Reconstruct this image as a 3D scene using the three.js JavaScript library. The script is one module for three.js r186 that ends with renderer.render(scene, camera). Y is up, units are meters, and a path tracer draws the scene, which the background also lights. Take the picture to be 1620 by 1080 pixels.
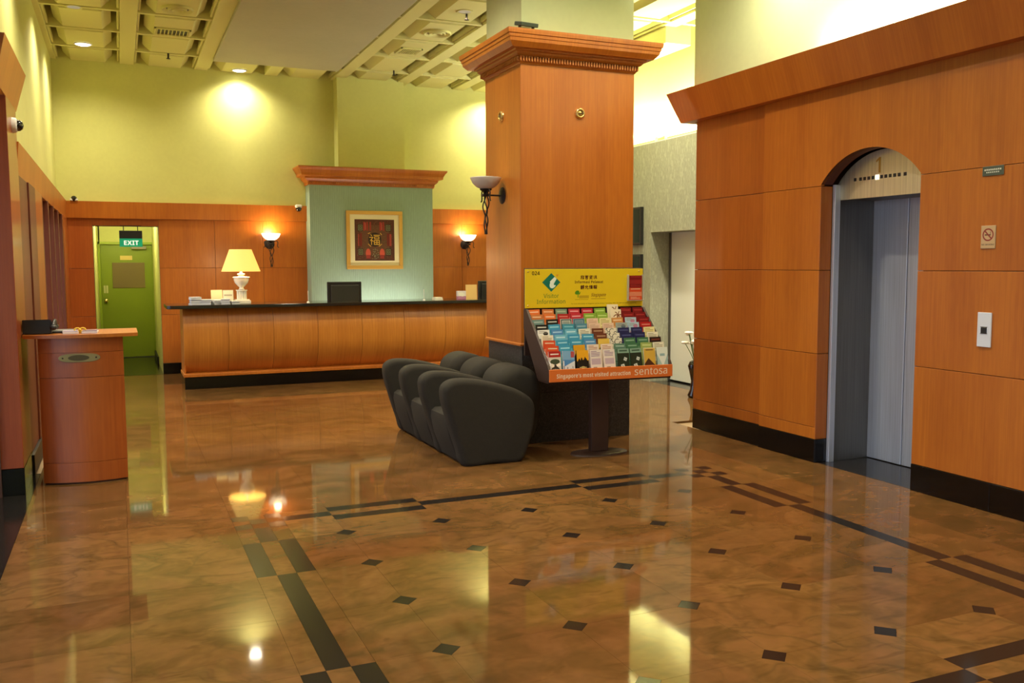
import * as THREE from 'three';
import { mergeGeometries, toCreasedNormals } from 'three/addons/utils/BufferGeometryUtils.js';
import { RoundedBoxGeometry } from 'three/addons/geometries/RoundedBoxGeometry.js';
import { RectAreaLightUniformsLib } from 'three/addons/lights/RectAreaLightUniformsLib.js';

// ---------------------------------------------------------------- camera, sky, lights, exposure
const scene = new THREE.Scene();
const camera = new THREE.PerspectiveCamera(41.472, 1620 / 1080, 0.05, 200);
camera.position.set(0, 1.585, 0);
camera.rotation.set(-0.0843, -0.4091, -0.0035, 'YXZ');
scene.add(camera);
const renderer = new THREE.WebGLRenderer({ antialias: true });
renderer.toneMapping = THREE.LinearToneMapping;
renderer.toneMappingExposure = 0.76;
renderer.shadowMap.enabled = true;
RectAreaLightUniformsLib.init();
scene.background = new THREE.Color().setRGB(2.9, 3.3, 4.0);       // overcast sky beyond the glazed front
const WARM = new THREE.Color().setRGB(1, 0.88, 0.64), COVE = new THREE.Color().setRGB(1, 0.96, 0.84), BULB = new THREE.Color().setRGB(1, 0.72, 0.36);
const DOWN = 26, COVE_POWER = 74, SCONCE = 1.2, TABLE_LAMP = 2.6;      // the strengths of the fittings

// ---------------------------------------------------------------- helpers
let seed = 20240611;
const rnd = () => { seed |= 0; seed = seed + 0x6D2B79F5 | 0; let t = Math.imul(seed ^ seed >>> 15, 1 | seed); t = t + Math.imul(t ^ t >>> 7, 61 | t) ^ t; return ((t ^ t >>> 14) >>> 0) / 4294967296; };
const rr = (a, b) => a + (b - a) * rnd();
const used = new Map();
function numbered(n) { const k = used.get(n) || 0; used.set(n, k + 1); return k ? n + '_' + String(k).padStart(3, '0') : n; }
function thing(name, label, category, [x, y, z] = [0, 0, 0], turn = 0, group) {
  const o = new THREE.Group(); o.name = numbered(name); scene.add(o); o.position.set(x, y, z); o.rotation.y = turn;
  o.userData = { label, category }; if (group) o.userData.group = group; return o;
}
function struct(name, label) { const o = new THREE.Group(); o.name = numbered(name); scene.add(o); o.userData = { kind: 'structure', label, category: 'room' }; if (!label) { delete o.userData.label; delete o.userData.category; } return o; }
function part(name, geo, mat, parent, label) {
  const m = new THREE.Mesh(Array.isArray(geo) ? merge(geo) : geo, mat); m.name = numbered(name); parent.add(m);
  if (label) m.userData.label = label; return m;
}
function single(name, label, category, geo, mat, group) {
  const m = new THREE.Mesh(Array.isArray(geo) ? merge(geo) : geo, mat); m.name = numbered(name); scene.add(m);
  m.userData = { label, category }; if (group) m.userData.group = group; return m;
}
function merge(list) {
  return mergeGeometries(list.map(g => { const h = g.index ? g.toNonIndexed() : g; for (const k of Object.keys(h.attributes)) if (!['position', 'normal', 'uv'].includes(k)) h.deleteAttribute(k); return h; }));
}
// uv in metres by the face's main direction, with an offset of its own
function boxUV(g, ou = rr(0, 7), ov = rr(0, 7), swap = false) {
  const h = g.index ? g.toNonIndexed() : g, p = h.attributes.position, n = h.attributes.normal, uv = new Float32Array(p.count * 2);
  for (let i = 0; i < p.count; i += 3) {
    let ax = 0, ay = 0, az = 0;
    for (let k = 0; k < 3; k++) { ax += n.getX(i + k); ay += n.getY(i + k); az += n.getZ(i + k); }
    ax = Math.abs(ax); ay = Math.abs(ay); az = Math.abs(az);
    for (let k = 0; k < 3; k++) {
      const x = p.getX(i + k), y = p.getY(i + k), z = p.getZ(i + k);
      let u, v; if (ay >= ax && ay >= az) { u = x; v = z; } else if (ax >= az) { u = z; v = y; } else { u = x; v = y; }
      if (swap) [u, v] = [v, u];
      uv[(i + k) * 2] = u + ou; uv[(i + k) * 2 + 1] = v + ov;
    }
  }
  h.setAttribute('uv', new THREE.BufferAttribute(uv, 2)); return h;
}
// box from corner to corner, edges rounded by r
function bx(x0, x1, y0, y1, z0, z1, r = 0, swap = false) {
  const w = x1 - x0, h = y1 - y0, d = z1 - z0;
  const g = r > 0 ? new RoundedBoxGeometry(w, h, d, 2, Math.min(r, w / 2.01, h / 2.01, d / 2.01)) : new THREE.BoxGeometry(w, h, d);
  g.translate((x0 + x1) / 2, (y0 + y1) / 2, (z0 + z1) / 2); return boxUV(g, rr(0, 7), rr(0, 7), swap);
}
function flat(tris, ou, ov) {                 // triangles (arrays of 3 points) with flat normals
  const a = []; for (const t of tris) for (const p of t) a.push(p[0], p[1], p[2]);
  const g = new THREE.BufferGeometry(); g.setAttribute('position', new THREE.Float32BufferAttribute(a, 3)); g.computeVertexNormals();
  return boxUV(g, ou, ov);
}
const quad = (a, b, c, d) => [[a, b, c], [a, c, d]];
// horizontal polygon (x, z) pulled up between two heights; points run clockwise seen from above or not - made right here
function prism(pts, y0, y1, ou, ov) {
  let ar = 0; for (let i = 0; i < pts.length; i++) { const a = pts[i], b = pts[(i + 1) % pts.length]; ar += a[0] * b[1] - b[0] * a[1]; }
  const q = ar > 0 ? pts.slice().reverse() : pts, t = [];
  for (let i = 1; i < q.length - 1; i++) {
    t.push([[q[0][0], y1, q[0][1]], [q[i][0], y1, q[i][1]], [q[i + 1][0], y1, q[i + 1][1]]]);
    t.push([[q[0][0], y0, q[0][1]], [q[i + 1][0], y0, q[i + 1][1]], [q[i][0], y0, q[i][1]]]);
  }
  for (let i = 0; i < q.length; i++) { const a = q[i], b = q[(i + 1) % q.length]; t.push(...quad([a[0], y0, a[1]], [b[0], y0, b[1]], [b[0], y1, b[1]], [a[0], y1, a[1]])); }
  return flat(t, ou, ov);
}
// moulding profile [(out, y)] run round a rectangle, corners mitred
function sweepRect(profile, x0, x1, z0, z1) {
  const t = [], ring = ([d, y]) => [[x0 - d, y, z1 + d], [x1 + d, y, z1 + d], [x1 + d, y, z0 - d], [x0 - d, y, z0 - d]];
  for (let i = 0; i < profile.length - 1; i++) { const a = ring(profile[i]), b = ring(profile[i + 1]); for (let k = 0; k < 4; k++) { const n = (k + 1) % 4; t.push(...quad(a[k], a[n], b[n], b[k])); } }
  return flat(t);
}
const lathe = (pts, seg = 40) => new THREE.LatheGeometry(pts.map(p => new THREE.Vector2(p[0], p[1])), seg);
function tube(pts, r, seg = 40, rad = 8) { return new THREE.TubeGeometry(new THREE.CatmullRomCurve3(pts.map(p => new THREE.Vector3(...p))), seg, r, rad, false); }
function extrude(pts, depth, bevel = 0, steps = 3) {     // outline in x, y; depth along z
  const s = new THREE.Shape(pts.map(p => new THREE.Vector2(p[0], p[1])));
  return new THREE.ExtrudeGeometry(s, { depth, bevelEnabled: bevel > 0, bevelThickness: bevel, bevelSize: bevel, bevelOffset: -bevel, bevelSegments: steps, curveSegments: 12 });
}
function smooth(pts, n = 8) { const c = new THREE.CatmullRomCurve3(pts.map(p => new THREE.Vector3(p[0], p[1], 0)), true, 'centripetal'); return c.getPoints(pts.length * n).slice(0, -1).map(p => [p.x, p.y]); }
const C = (r, g, b) => new THREE.Color().setRGB(r, g, b);

// ---------------------------------------------------------------- textures (colour, grain and print only)
function hash(x, y, s) { let h = Math.imul(x, 374761393) + Math.imul(y, 668265263) + Math.imul(s, 1442695041) | 0; h = Math.imul(h ^ h >>> 13, 1274126177); return ((h ^ h >>> 16) >>> 0) / 4294967296; }
function vnoise(u, v, pu, pv, s) {            // periodic value noise
  const x = Math.floor(u), y = Math.floor(v), fx = u - x, fy = v - y, a = fx * fx * (3 - 2 * fx), b = fy * fy * (3 - 2 * fy), m = (q, p) => ((q % p) + p) % p;
  const x0 = m(x, pu), x1 = m(x + 1, pu), y0 = m(y, pv), y1 = m(y + 1, pv);
  return (hash(x0, y0, s) * (1 - a) + hash(x1, y0, s) * a) * (1 - b) + (hash(x0, y1, s) * (1 - a) + hash(x1, y1, s) * a) * b;
}
function fbm(u, v, pu, pv, s, oct) { let t = 0, a = 0.5, w = 0; for (let i = 0; i < oct; i++) { t += a * vnoise(u, v, pu, pv, s + i); w += a; u *= 2; v *= 2; pu *= 2; pv *= 2; a *= 0.55; } return t / w; }
function dataTex(w, h, f, srgb = true, mx = 1, my = 1) {
  const d = new Uint8Array(w * h * 4);
  for (let y = 0; y < h; y++) for (let x = 0; x < w; x++) { const c = f(x / w, y / h), i = (y * w + x) * 4; d[i] = Math.max(0, Math.min(255, c[0] * 255)); d[i + 1] = Math.max(0, Math.min(255, c[1] * 255)); d[i + 2] = Math.max(0, Math.min(255, c[2] * 255)); d[i + 3] = 255; }
  const t = new THREE.DataTexture(d, w, h); t.wrapS = t.wrapT = THREE.RepeatWrapping; t.magFilter = THREE.LinearFilter; t.minFilter = THREE.LinearMipmapLinearFilter; t.generateMipmaps = true;
  if (srgb) t.colorSpace = THREE.SRGBColorSpace; t.repeat.set(1 / mx, 1 / my); t.needsUpdate = true; return t;
}
const mixc = (a, b, t) => [a[0] + (b[0] - a[0]) * t, a[1] + (b[1] - a[1]) * t, a[2] + (b[2] - a[2]) * t];
const woodTex = dataTex(512, 512, (u, v) => {
  const band = fbm(u * 9, v * 1.0, 9, 1, 3, 3), fine = vnoise(u * 190, v * 5, 190, 5, 7), fleck = vnoise(u * 90, v * 26, 90, 26, 11), wide = fbm(u * 3, v * 2, 3, 2, 21, 2);
  const k = 0.30 * band + 0.34 * wide + 0.22 * fine + 0.14 * fleck; return mixc([0.86, 0.80, 0.75], [1.0, 1.0, 1.0], Math.min(1, Math.max(0, (k - 0.25) * 2)));
}, true, 1.3, 2.6);
const marbleTex = dataTex(1024, 1024, (u, v) => {
  const wx = fbm(u * 4, v * 4, 4, 4, 31, 4) - 0.5, wy = fbm(u * 4, v * 4, 4, 4, 47, 4) - 0.5;
  const a = fbm(u * 3 + wx * 1.6, v * 3 + wy * 1.6, 3, 3, 5, 5), b = fbm(u * 5 + v * 5 + wx * 3, v * 10 - u * 5 + wy * 3, 5, 10, 13, 5), f = fbm(u * 60, v * 60, 60, 60, 17, 2);
  const vein = Math.pow(Math.max(0, 1 - Math.abs(b - 0.5) * 9), 2) * Math.min(1, Math.max(0, (a - 0.42) * 5));
  const blot = Math.min(1, Math.max(0, (fbm(u * 6 + wx * 2, v * 6 + wy * 2, 6, 6, 71, 4) - 0.55) * 4));
  let c = mixc([0.53, 0.365, 0.235], [0.64, 0.47, 0.305], Math.min(1, Math.max(0, (a - 0.3) * 2.4)));
  c = mixc(c, [0.62, 0.43, 0.28], 0.45 * blot); c = mixc(c, [0.37, 0.31, 0.20], 0.42 * vein);
  const st = fbm(u * 4 + wx * 2, v * 26 + u * 6, 4, 26, 91, 3), sm = Math.min(1, Math.max(0, (st - 0.52) * 5)) * Math.min(1, Math.max(0, (0.62 - a) * 4));
  c = mixc(c, [0.36, 0.29, 0.18], 0.4 * sm);
  const g = fbm(u * 22 + wx * 3, v * 22 + wy * 3, 22, 22, 131, 4), mott = Math.min(1, Math.max(0, (g - 0.48) * 4.5));
  c = mixc(c, [0.38, 0.29, 0.16], 0.34 * mott); const fl = fbm(u * 18 + wx * 4, v * 70 + wy * 6, 18, 70, 151, 3); c = mixc(c, [0.33, 0.25, 0.14], 0.3 * Math.min(1, Math.max(0, (fl - 0.60) * 5))); c = mixc(c, [0.66, 0.46, 0.33], 0.35 * Math.min(1, Math.max(0, (0.42 - g) * 5)));
  return mixc(c, [0.36, 0.27, 0.16], 0.2 * f);
}, true, 2.7, 2.7);
const graniteTex = dataTex(256, 256, (u, v) => { const n = vnoise(u * 128, v * 128, 128, 128, 3), m = vnoise(u * 50, v * 50, 50, 50, 9); const k = 0.08 + 0.10 * n * n + 0.05 * m; return [k * 1.05, k, k * 0.95]; }, true, 0.6, 0.6);
const fabricTex = dataTex(256, 256, (u, v) => { const w = 0.5 + 0.5 * Math.sin(u * 256 * Math.PI / 2), q = 0.5 + 0.5 * Math.sin(v * 256 * Math.PI / 2), n = vnoise(u * 128, v * 128, 128, 128, 5), m = fbm(u * 8, v * 8, 8, 8, 15, 3); const k = 0.70 + 0.10 * w * q + 0.16 * n + 0.1 * m; return [k, k, k]; }, true, 0.25, 0.25);
const stripeTex = dataTex(256, 256, (u, v) => { const s = Math.pow(Math.abs(Math.sin(u * Math.PI * 32)), 0.4), n = vnoise(u * 128, v * 16, 128, 16, 3); const k = 0.84 + 0.11 * s + 0.05 * n; return [k, k, k]; }, true, 0.9, 0.9);
const paperTex = dataTex(256, 256, (u, v) => { const n = vnoise(u * 64, v * 32, 64, 32, 3), m = vnoise(u * 32, v * 12, 32, 12, 8), k = 0.84 + 0.07 * n + (m > 0.74 ? 0.06 : 0); return [k, k, k * 0.97]; }, true, 0.7, 0.7);
const paintTex = dataTex(256, 256, (u, v) => { const n = fbm(u * 5, v * 5, 5, 5, 3, 4), q = vnoise(u * 100, v * 100, 100, 100, 9), k = 0.94 + 0.05 * n + 0.015 * q; return [k, k, k]; }, true, 3, 3);
const brushTex = dataTex(256, 256, (u, v) => { const n = vnoise(u * 250, v * 3, 250, 3, 3), m = vnoise(u * 90, v * 2, 90, 2, 5), k = 0.8 + 0.14 * n + 0.06 * m; return [k, k, k]; }, true, 0.5, 1.0);
const brushRough = dataTex(256, 256, (u, v) => { const n = vnoise(u * 250, v * 3, 250, 3, 3), k = 0.30 + 0.12 * n; return [k, k, k]; }, false, 0.5, 1.0);
function canvasTex(w, h, draw) { const c = document.createElement('canvas'); c.width = w; c.height = h; draw(c.getContext('2d'), w, h); const t = new THREE.CanvasTexture(c); t.colorSpace = THREE.SRGBColorSpace; t.anisotropy = 8; return t; }

// ---------------------------------------------------------------- materials
const std = (o) => new THREE.MeshStandardMaterial(o), phy = (o) => new THREE.MeshPhysicalMaterial(o);
const M = {
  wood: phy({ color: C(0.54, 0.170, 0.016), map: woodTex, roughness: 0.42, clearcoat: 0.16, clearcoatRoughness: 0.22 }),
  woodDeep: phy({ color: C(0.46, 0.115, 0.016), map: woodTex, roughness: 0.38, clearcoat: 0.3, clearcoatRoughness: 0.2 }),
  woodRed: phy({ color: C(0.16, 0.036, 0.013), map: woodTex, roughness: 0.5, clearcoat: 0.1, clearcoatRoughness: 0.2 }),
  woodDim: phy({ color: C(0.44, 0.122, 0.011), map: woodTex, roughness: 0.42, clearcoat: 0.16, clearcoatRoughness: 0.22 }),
  slate: phy({ map: graniteTex, color: C(2.2, 2.2, 2.1), roughness: 0.42 }),
  woodGold: phy({ color: C(0.62, 0.245, 0.035), map: woodTex, roughness: 0.4, clearcoat: 0.2, clearcoatRoughness: 0.22 }),
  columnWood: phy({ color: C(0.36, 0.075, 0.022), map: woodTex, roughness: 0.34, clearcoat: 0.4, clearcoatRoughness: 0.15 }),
  seam: std({ color: C(0.06, 0.02, 0.008), roughness: 0.8 }),
  core: std({ color: C(0.35, 0.30, 0.2), roughness: 0.9 }),
  yellow: std({ color: C(0.64, 0.645, 0.225), map: paintTex, roughness: 0.85 }),
  palePaint: std({ color: C(0.62, 0.69, 0.39), map: paintTex, roughness: 0.85 }),
  ceilPaint: std({ color: C(0.62, 0.60, 0.25), roughness: 0.85 }),
  greyPanel: std({ color: C(0.46, 0.45, 0.31), map: paintTex, roughness: 0.85 }),
  marble: phy({ map: marbleTex, color: C(0.60, 0.575, 0.45), roughness: 0.05, ior: 1.27 }),
  inlay: phy({ color: C(0.016, 0.012, 0.010), roughness: 0.12, ior: 1.27 }),
  grout: std({ color: C(0.33, 0.22, 0.12), roughness: 0.5 }),
  granite: phy({ map: graniteTex, color: C(0.22, 0.22, 0.24), roughness: 0.14 }),
  darkFloor: phy({ map: graniteTex, color: C(0.8, 0.7, 0.65), roughness: 0.14 }),
  mural: std({ color: C(0.31, 0.43, 0.345), map: stripeTex, roughness: 0.8 }),
  wallpaper: std({ color: C(0.44, 0.46, 0.38), map: paperTex, roughness: 0.75 }),
  steel: phy({ color: C(0.72, 0.76, 0.87), map: brushTex, metalness: 0.5, roughness: 0.36 }),
  steelDark: phy({ color: C(0.22, 0.21, 0.19), map: brushTex, metalness: 0.8, roughness: 0.45 }),
  steelBrass: phy({ color: C(0.86, 0.80, 0.58), map: brushTex, metalness: 0.8, roughness: 0.42 }),
  black: std({ color: C(0.012, 0.012, 0.014), roughness: 0.4 }),
  blackGloss: phy({ color: C(0.008, 0.008, 0.01), roughness: 0.12, clearcoat: 0.5 }),
  iron: std({ color: C(0.030, 0.022, 0.020), roughness: 0.45, metalness: 0.4 }),
  brass: std({ color: C(0.78, 0.56, 0.22), roughness: 0.28, metalness: 1 }),
  white: std({ color: C(0.80, 0.79, 0.75), roughness: 0.5 }),
  porcelain: phy({ color: C(0.86, 0.84, 0.78), roughness: 0.18, clearcoat: 0.6 }),
  crystal: phy({ color: C(1, 0.98, 0.92), roughness: 0.05, transmission: 0.85, thickness: 0.05, ior: 1.5 }),
  sofa: std({ color: C(0.030, 0.0245, 0.015), map: fabricTex, roughness: 0.9 }),
  green: phy({ color: C(0.33, 0.43, 0.035), roughness: 0.42 }),
  greenDark: phy({ color: C(0.23, 0.30, 0.020), roughness: 0.42 }),
  rackDark: std({ color: C(0.040, 0.018, 0.012), roughness: 0.5 }),
  glassDark: phy({ color: C(0.02, 0.018, 0.016), roughness: 0.06, clearcoat: 0.5 }),
  clear: phy({ color: C(1, 1, 1), roughness: 0.02, transmission: 1, thickness: 0 }),
  bowlLit: phy({ color: C(0.9, 0.85, 0.75), roughness: 0.4, emissive: C(1, 0.80, 0.50), emissiveIntensity: 3.4 }),
  bowlOff: phy({ color: C(0.72, 0.68, 0.62), roughness: 0.35, clearcoat: 0.4 }),
  shade: phy({ color: C(0.8, 0.6, 0.25), roughness: 0.9, emissive: C(1, 0.62, 0.11), emissiveIntensity: 0.98, side: THREE.DoubleSide }),
  lens: std({ color: C(0.9, 0.9, 0.85), roughness: 0.4, emissive: C(1, 0.92, 0.74), emissiveIntensity: 16 }),
  canLens: std({ color: C(0.12, 0.11, 0.08), roughness: 0.4, emissive: C(1, 0.9, 0.7), emissiveIntensity: 0.3 }),
  tubeGlow: std({ color: C(0.9, 0.9, 0.85), roughness: 0.4, emissive: C(1, 0.94, 0.78), emissiveIntensity: 3 }),
  pave: std({ color: C(0.36, 0.35, 0.33), roughness: 0.9 }),
  doorGrey: phy({ color: C(0.72, 0.74, 0.66), roughness: 0.32, clearcoat: 0.4 }),
  orange: std({ color: C(0.80, 0.22, 0.04), roughness: 0.45 }),
};
const printed = (tex, o = {}) => std({ map: tex, roughness: 0.5, ...o });
const card = (r, g, b) => std({ color: C(r, g, b), roughness: 0.55 });

// ================================================================ THE ROOM
const CEIL = 4.45, ZB = -14.2, XE = 5.05, ZE = -7.29;
// ---- floor: marble tiles, dark inlays
{
  const floor = struct('floor');
  part('screed', [bx(-2.2, 7.2, -0.16, -0.0215, -17.3, 3.2)], M.grout, floor);
  const J = 0.0005;
  const X0 = 0.586, Z0 = -5.832, G = 0.6, B = 0.3, L = 0.1;
  const tile = (x0, x1, z0, z1, mat = M.marble, name = 'tile', cut = null) => {
    const a = x0 + J, b = x1 - J, c = z0 + J, d = z1 - J, k = cut ? cut : [0, 0, 0, 0], P = [];
    // corners in order: (a,c) (b,c) (b,d) (a,d)
    const cs = [[a, c, 1, 0, 0, 1], [b, c, 0, 1, -1, 0], [b, d, -1, 0, 0, -1], [a, d, 0, -1, 1, 0]];
    cs.forEach(([x, z, ux, uz, vx, vz], i) => { if (k[i]) { P.push([x + vx * k[i], z + vz * k[i]], [x + ux * k[i], z + uz * k[i]]); } else P.push([x, z]); });
    // order each cut so that the outline keeps turning the same way
    return part(name, prism(P, -0.02, 0, mat === M.marble ? (rnd() < 0.12 ? rr(0, 2.7) : 0) : 0, 0), mat, floor);
  };
  const R = 0.0625;                                        // half diagonal of a diamond inlay
  // field: lines through the diamonds
  const fx = [X0 + B], fz = [Z0 + B];
  for (let i = 0; i < 5; i++) { fx.push(X0 + G + i * G); fz.push(Z0 + G + i * G); }
  fx.push(X0 + B + 3.0); fz.push(Z0 + B + 3.0);
  const node = (i, j) => (i >= 1 && i <= 5 && j >= 1 && j <= 5) ? R : 0;
  for (let i = 0; i < 6; i++) for (let j = 0; j < 6; j++) tile(fx[i], fx[i + 1], fz[j], fz[j + 1], M.marble, 'tile', [node(i, j), node(i + 1, j), node(i + 1, j + 1), node(i, j + 1)]);
  for (let i = 1; i <= 5; i++) for (let j = 1; j <= 5; j++) {
    const x = fx[i], z = fz[j], r = R - 2 * J; part('diamond_inlay', prism([[x - r, z], [x, z - r], [x + r, z], [x, z + r]], -0.02, 0), M.inlay, floor);
  }
  // border band: three lanes of pieces on each side, checkered corners
  const seg = [0, 0.3, 0.9, 2.1, 2.7, 3.0];
  for (const side of [0, 1, 2, 3]) for (let s = 0; s < 5; s++) for (let l = 0; l < 3; l++) {
    const dark = (s % 2 === 0) ? l === 1 : l !== 1, m = dark ? M.inlay : M.marble, n = dark ? 'inlay' : 'tile', a = seg[s], b = seg[s + 1];
    const o = side === 0 || side === 2 ? X0 + (side === 2 ? 3.3 : 0) + l * L : Z0 + (side === 3 ? 3.3 : 0) + l * L;
    if (side === 0 || side === 2) tile(o, o + L, Z0 + B + a, Z0 + B + b, m, n); else tile(X0 + B + a, X0 + B + b, o, o + L, m, n);
  }
  for (const cx of [X0, X0 + 3.3]) for (const cz of [Z0, Z0 + 3.3]) for (let i = 0; i < 3; i++) for (let j = 0; j < 3; j++) {
    const dark = (i + j) % 2 === 0; tile(cx + i * L, cx + (i + 1) * L, cz + j * L, cz + (j + 1) * L, dark ? M.inlay : M.marble, dark ? 'inlay' : 'tile');
  }
  // plain tiles round the bordered square
  const cols = [-0.614, -0.014, 0.586, 1.186, 1.786, 2.386, 2.986, 3.586, 4.186, 4.786, 5.386, 5.986, 6.586];
  for (let k = -12; k <= 8; k++) {
    const z0 = Z0 + k * G, z1 = z0 + G; if (z1 < -12.5 || z0 > -1.1) continue;
    for (let c = 0; c < cols.length - 1; c++) {
      if (k >= 0 && k < 6 && c >= 2 && c <= 7) continue;                  // the bordered square
      let x1 = cols[c + 1]; if (z1 > ZE + 0.1) { if (cols[c] > XE) continue; x1 = Math.min(x1, XE + 0.02); }
      if (cols[c] > 3.2 && x1 < 4.33 && z0 > -8.0 && z1 < -7.2) continue;    // under the pillar
      tile(cols[c], x1, z0, z1);
    }
  }
  part('far_slab', bx(-0.614, 6.586, -0.0214, -0.001, ZB, -12.45), M.marble, floor);
  part('near_slab', bx(-0.614, 5.06, -0.0214, -0.0005, -1.03, 3), M.marble, floor);
  part('dark_stone_strip', bx(-2.1, -0.6155, -0.02, 0, -7.72, 3), M.darkFloor, floor, 'dark polished stone strip along the left wall');
  part('recess_stone', bx(-0.6, 0.75, -0.02, 0.0005, -17.1, ZB + 0.02), M.darkFloor, floor, 'dark stone floor of the door recess');
  part('elevator_sill', bx(XE + 0.02, 5.60, -0.02, 0.001, -5.55, -4.6), M.darkFloor, floor, 'dark stone sill in front of the elevator doors');
  part('corridor_sill', bx(6.586, 6.95, -0.02, 0.001, -10.6, -8.3), M.darkFloor, floor);
}
// ---- ceiling: slab, beams, ribs, coffer trays, plain dropped panel
{
  const c = struct('ceiling');
  part('slab', bx(-2.2, 7.2, 4.80, 5.0, -17.3, 3.2), M.ceilPaint, c);
  const inPanel = (x) => x > 1.3 && x < 3.05;
  for (let k = -1; k <= 6; k++) { const x = 0.2 + k; if (x === 2.2) { part('beam', bx(x - 0.095, x + 0.095, CEIL, 4.82, ZB, -13.4, 0.006), M.ceilPaint, c); continue; } part('beam', bx(x - 0.095, x + 0.095, CEIL, 4.82, ZB, 3, 0.006), M.ceilPaint, c); for (const s of [-1, 1]) if (!(inPanel(x + s * 0.1))) part('fillet', bx(x + s * 0.112 - 0.012, x + s * 0.112 + 0.012, CEIL + 0.03, CEIL + 0.09, ZB, 3), M.ceilPaint, c); }
  const ribs = []; for (let z = -13.35; z < 3; z += 1.0) ribs.push(z);
  for (const z of ribs) for (const [a, b] of [[-0.80, 1.28], [3.05, 6.6]]) part('rib', bx(a, b, CEIL + 0.005, 4.81, z - 0.03, z + 0.03, 0.004), M.ceilPaint, c);
  part('rib', bx(1.2, 3.2, CEIL + 0.005, 4.81, -13.38, -13.32, 0.004), M.ceilPaint, c);
  const shape = (x0, x1, z0, z1, last) => {           // hanging tray with sloped edges
    const yb = CEIL + 0.004, yt = CEIL + 0.11, s = 0.10, f = last ? 0 : 0.055, n0 = 0.055;
    const B = [[x0 + s, yb, z1 - n0], [x1 - s, yb, z1 - n0], [x1 - s, yb, z0 + f], [x0 + s, yb, z0 + f]], T = [[x0, yt, z1], [x1, yt, z1], [x1, yt, z0], [x0, yt, z0]], t = [];
    t.push(...quad(B[3], B[2], B[1], B[0])); for (let i = 0; i < 4; i++) { const n = (i + 1) % 4; t.push(...quad(B[i], B[n], T[n], T[i])); }
    const U = T.map(p => [p[0], 4.81, p[2]]); for (let i = 0; i < 4; i++) { const n = (i + 1) % 4; t.push(...quad(T[i], T[n], U[n], U[i])); }
    return flat(t);
  };
  const rows = [[-14.2, -13.385]]; for (let z = -13.35; z < 2; z += 1.0) rows.push([z + 0.035, z + 0.965]);
  for (let k = -1; k < 6; k++) for (const [z0, z1] of rows) {
    const x0 = 0.2 + k + 0.185, x1 = 1.2 + k - 0.185; if (inPanel((x0 + x1) / 2) && z0 > -13.4) continue;
    part('coffer_tray', shape(x0, x1, z0, z1, z0 < -14), M.ceilPaint, c);
  }
  part('plain_panel', bx(1.295, 3.045, CEIL - 0.03, 4.7, -13.40, 2.5, 0.01), M.greyPanel, c, 'plain grey dropped ceiling panel');
}
// ---- back wall
function panels(parent, xs, ys, make, mat, name = 'panel') { for (let i = 0; i < xs.length - 1; i++) for (let j = 0; j < ys.length - 1; j++) part(name, make(xs[i] + 0.002, xs[i + 1] - 0.002, ys[j] + 0.002, ys[j + 1] - 0.002), mat, parent); }
{
  const w = struct('wall_back');
  part('core', [bx(-2.2, -0.335, 0, 4.82, ZB - 0.25, ZB - 0.03), bx(0.541, 7.2, 0, 4.82, ZB - 0.25, ZB - 0.03), bx(-0.335, 0.541, 2.168, 4.82, ZB - 0.25, ZB - 0.03)], M.seam, w);
  const mk = (a, b, c, d) => bx(a, b, c, d, ZB - 0.03, ZB, 0.002);
  const ys = [0.16, 0.876, 1.56, 2.27];
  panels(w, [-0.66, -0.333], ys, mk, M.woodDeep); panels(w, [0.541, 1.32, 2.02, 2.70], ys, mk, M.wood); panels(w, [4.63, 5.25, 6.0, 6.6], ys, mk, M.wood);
  part('panel', bx(-0.333, 0.541, 2.170, 2.27, ZB - 0.03, ZB), M.woodDeep, w);
  for (const [a, b] of [[-0.66, -0.333], [0.541, 2.70], [4.63, 6.6]]) part('baseboard', bx(a, b, 0, 0.158, ZB - 0.03, ZB + 0.012, 0.003), M.granite, w);
  const upper = bx(-0.80, 6.7, 2.40, 4.82, ZB - 0.04, ZB + 0.004); part('painted_upper_wall', upper, M.yellow, w, 'yellow painted upper wall');
  part('pilaster', bx(3.143, 4.20, 2.9, 4.82, ZB, -13.93), M.yellow, w);
  const t = struct('trim_1');
  const prof = [[0, 0], [0.055, 0], [0.075, 0.235], [0, 0.235]];
  for (const [a, b] of [[-0.70, 2.70], [4.62, 6.6]]) { const g = extrude(prof, b - a, 0); g.rotateY(-Math.PI / 2); g.translate(b, 2.27, ZB); part('frieze_board', boxUV(g), M.wood, t); }
}
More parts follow.
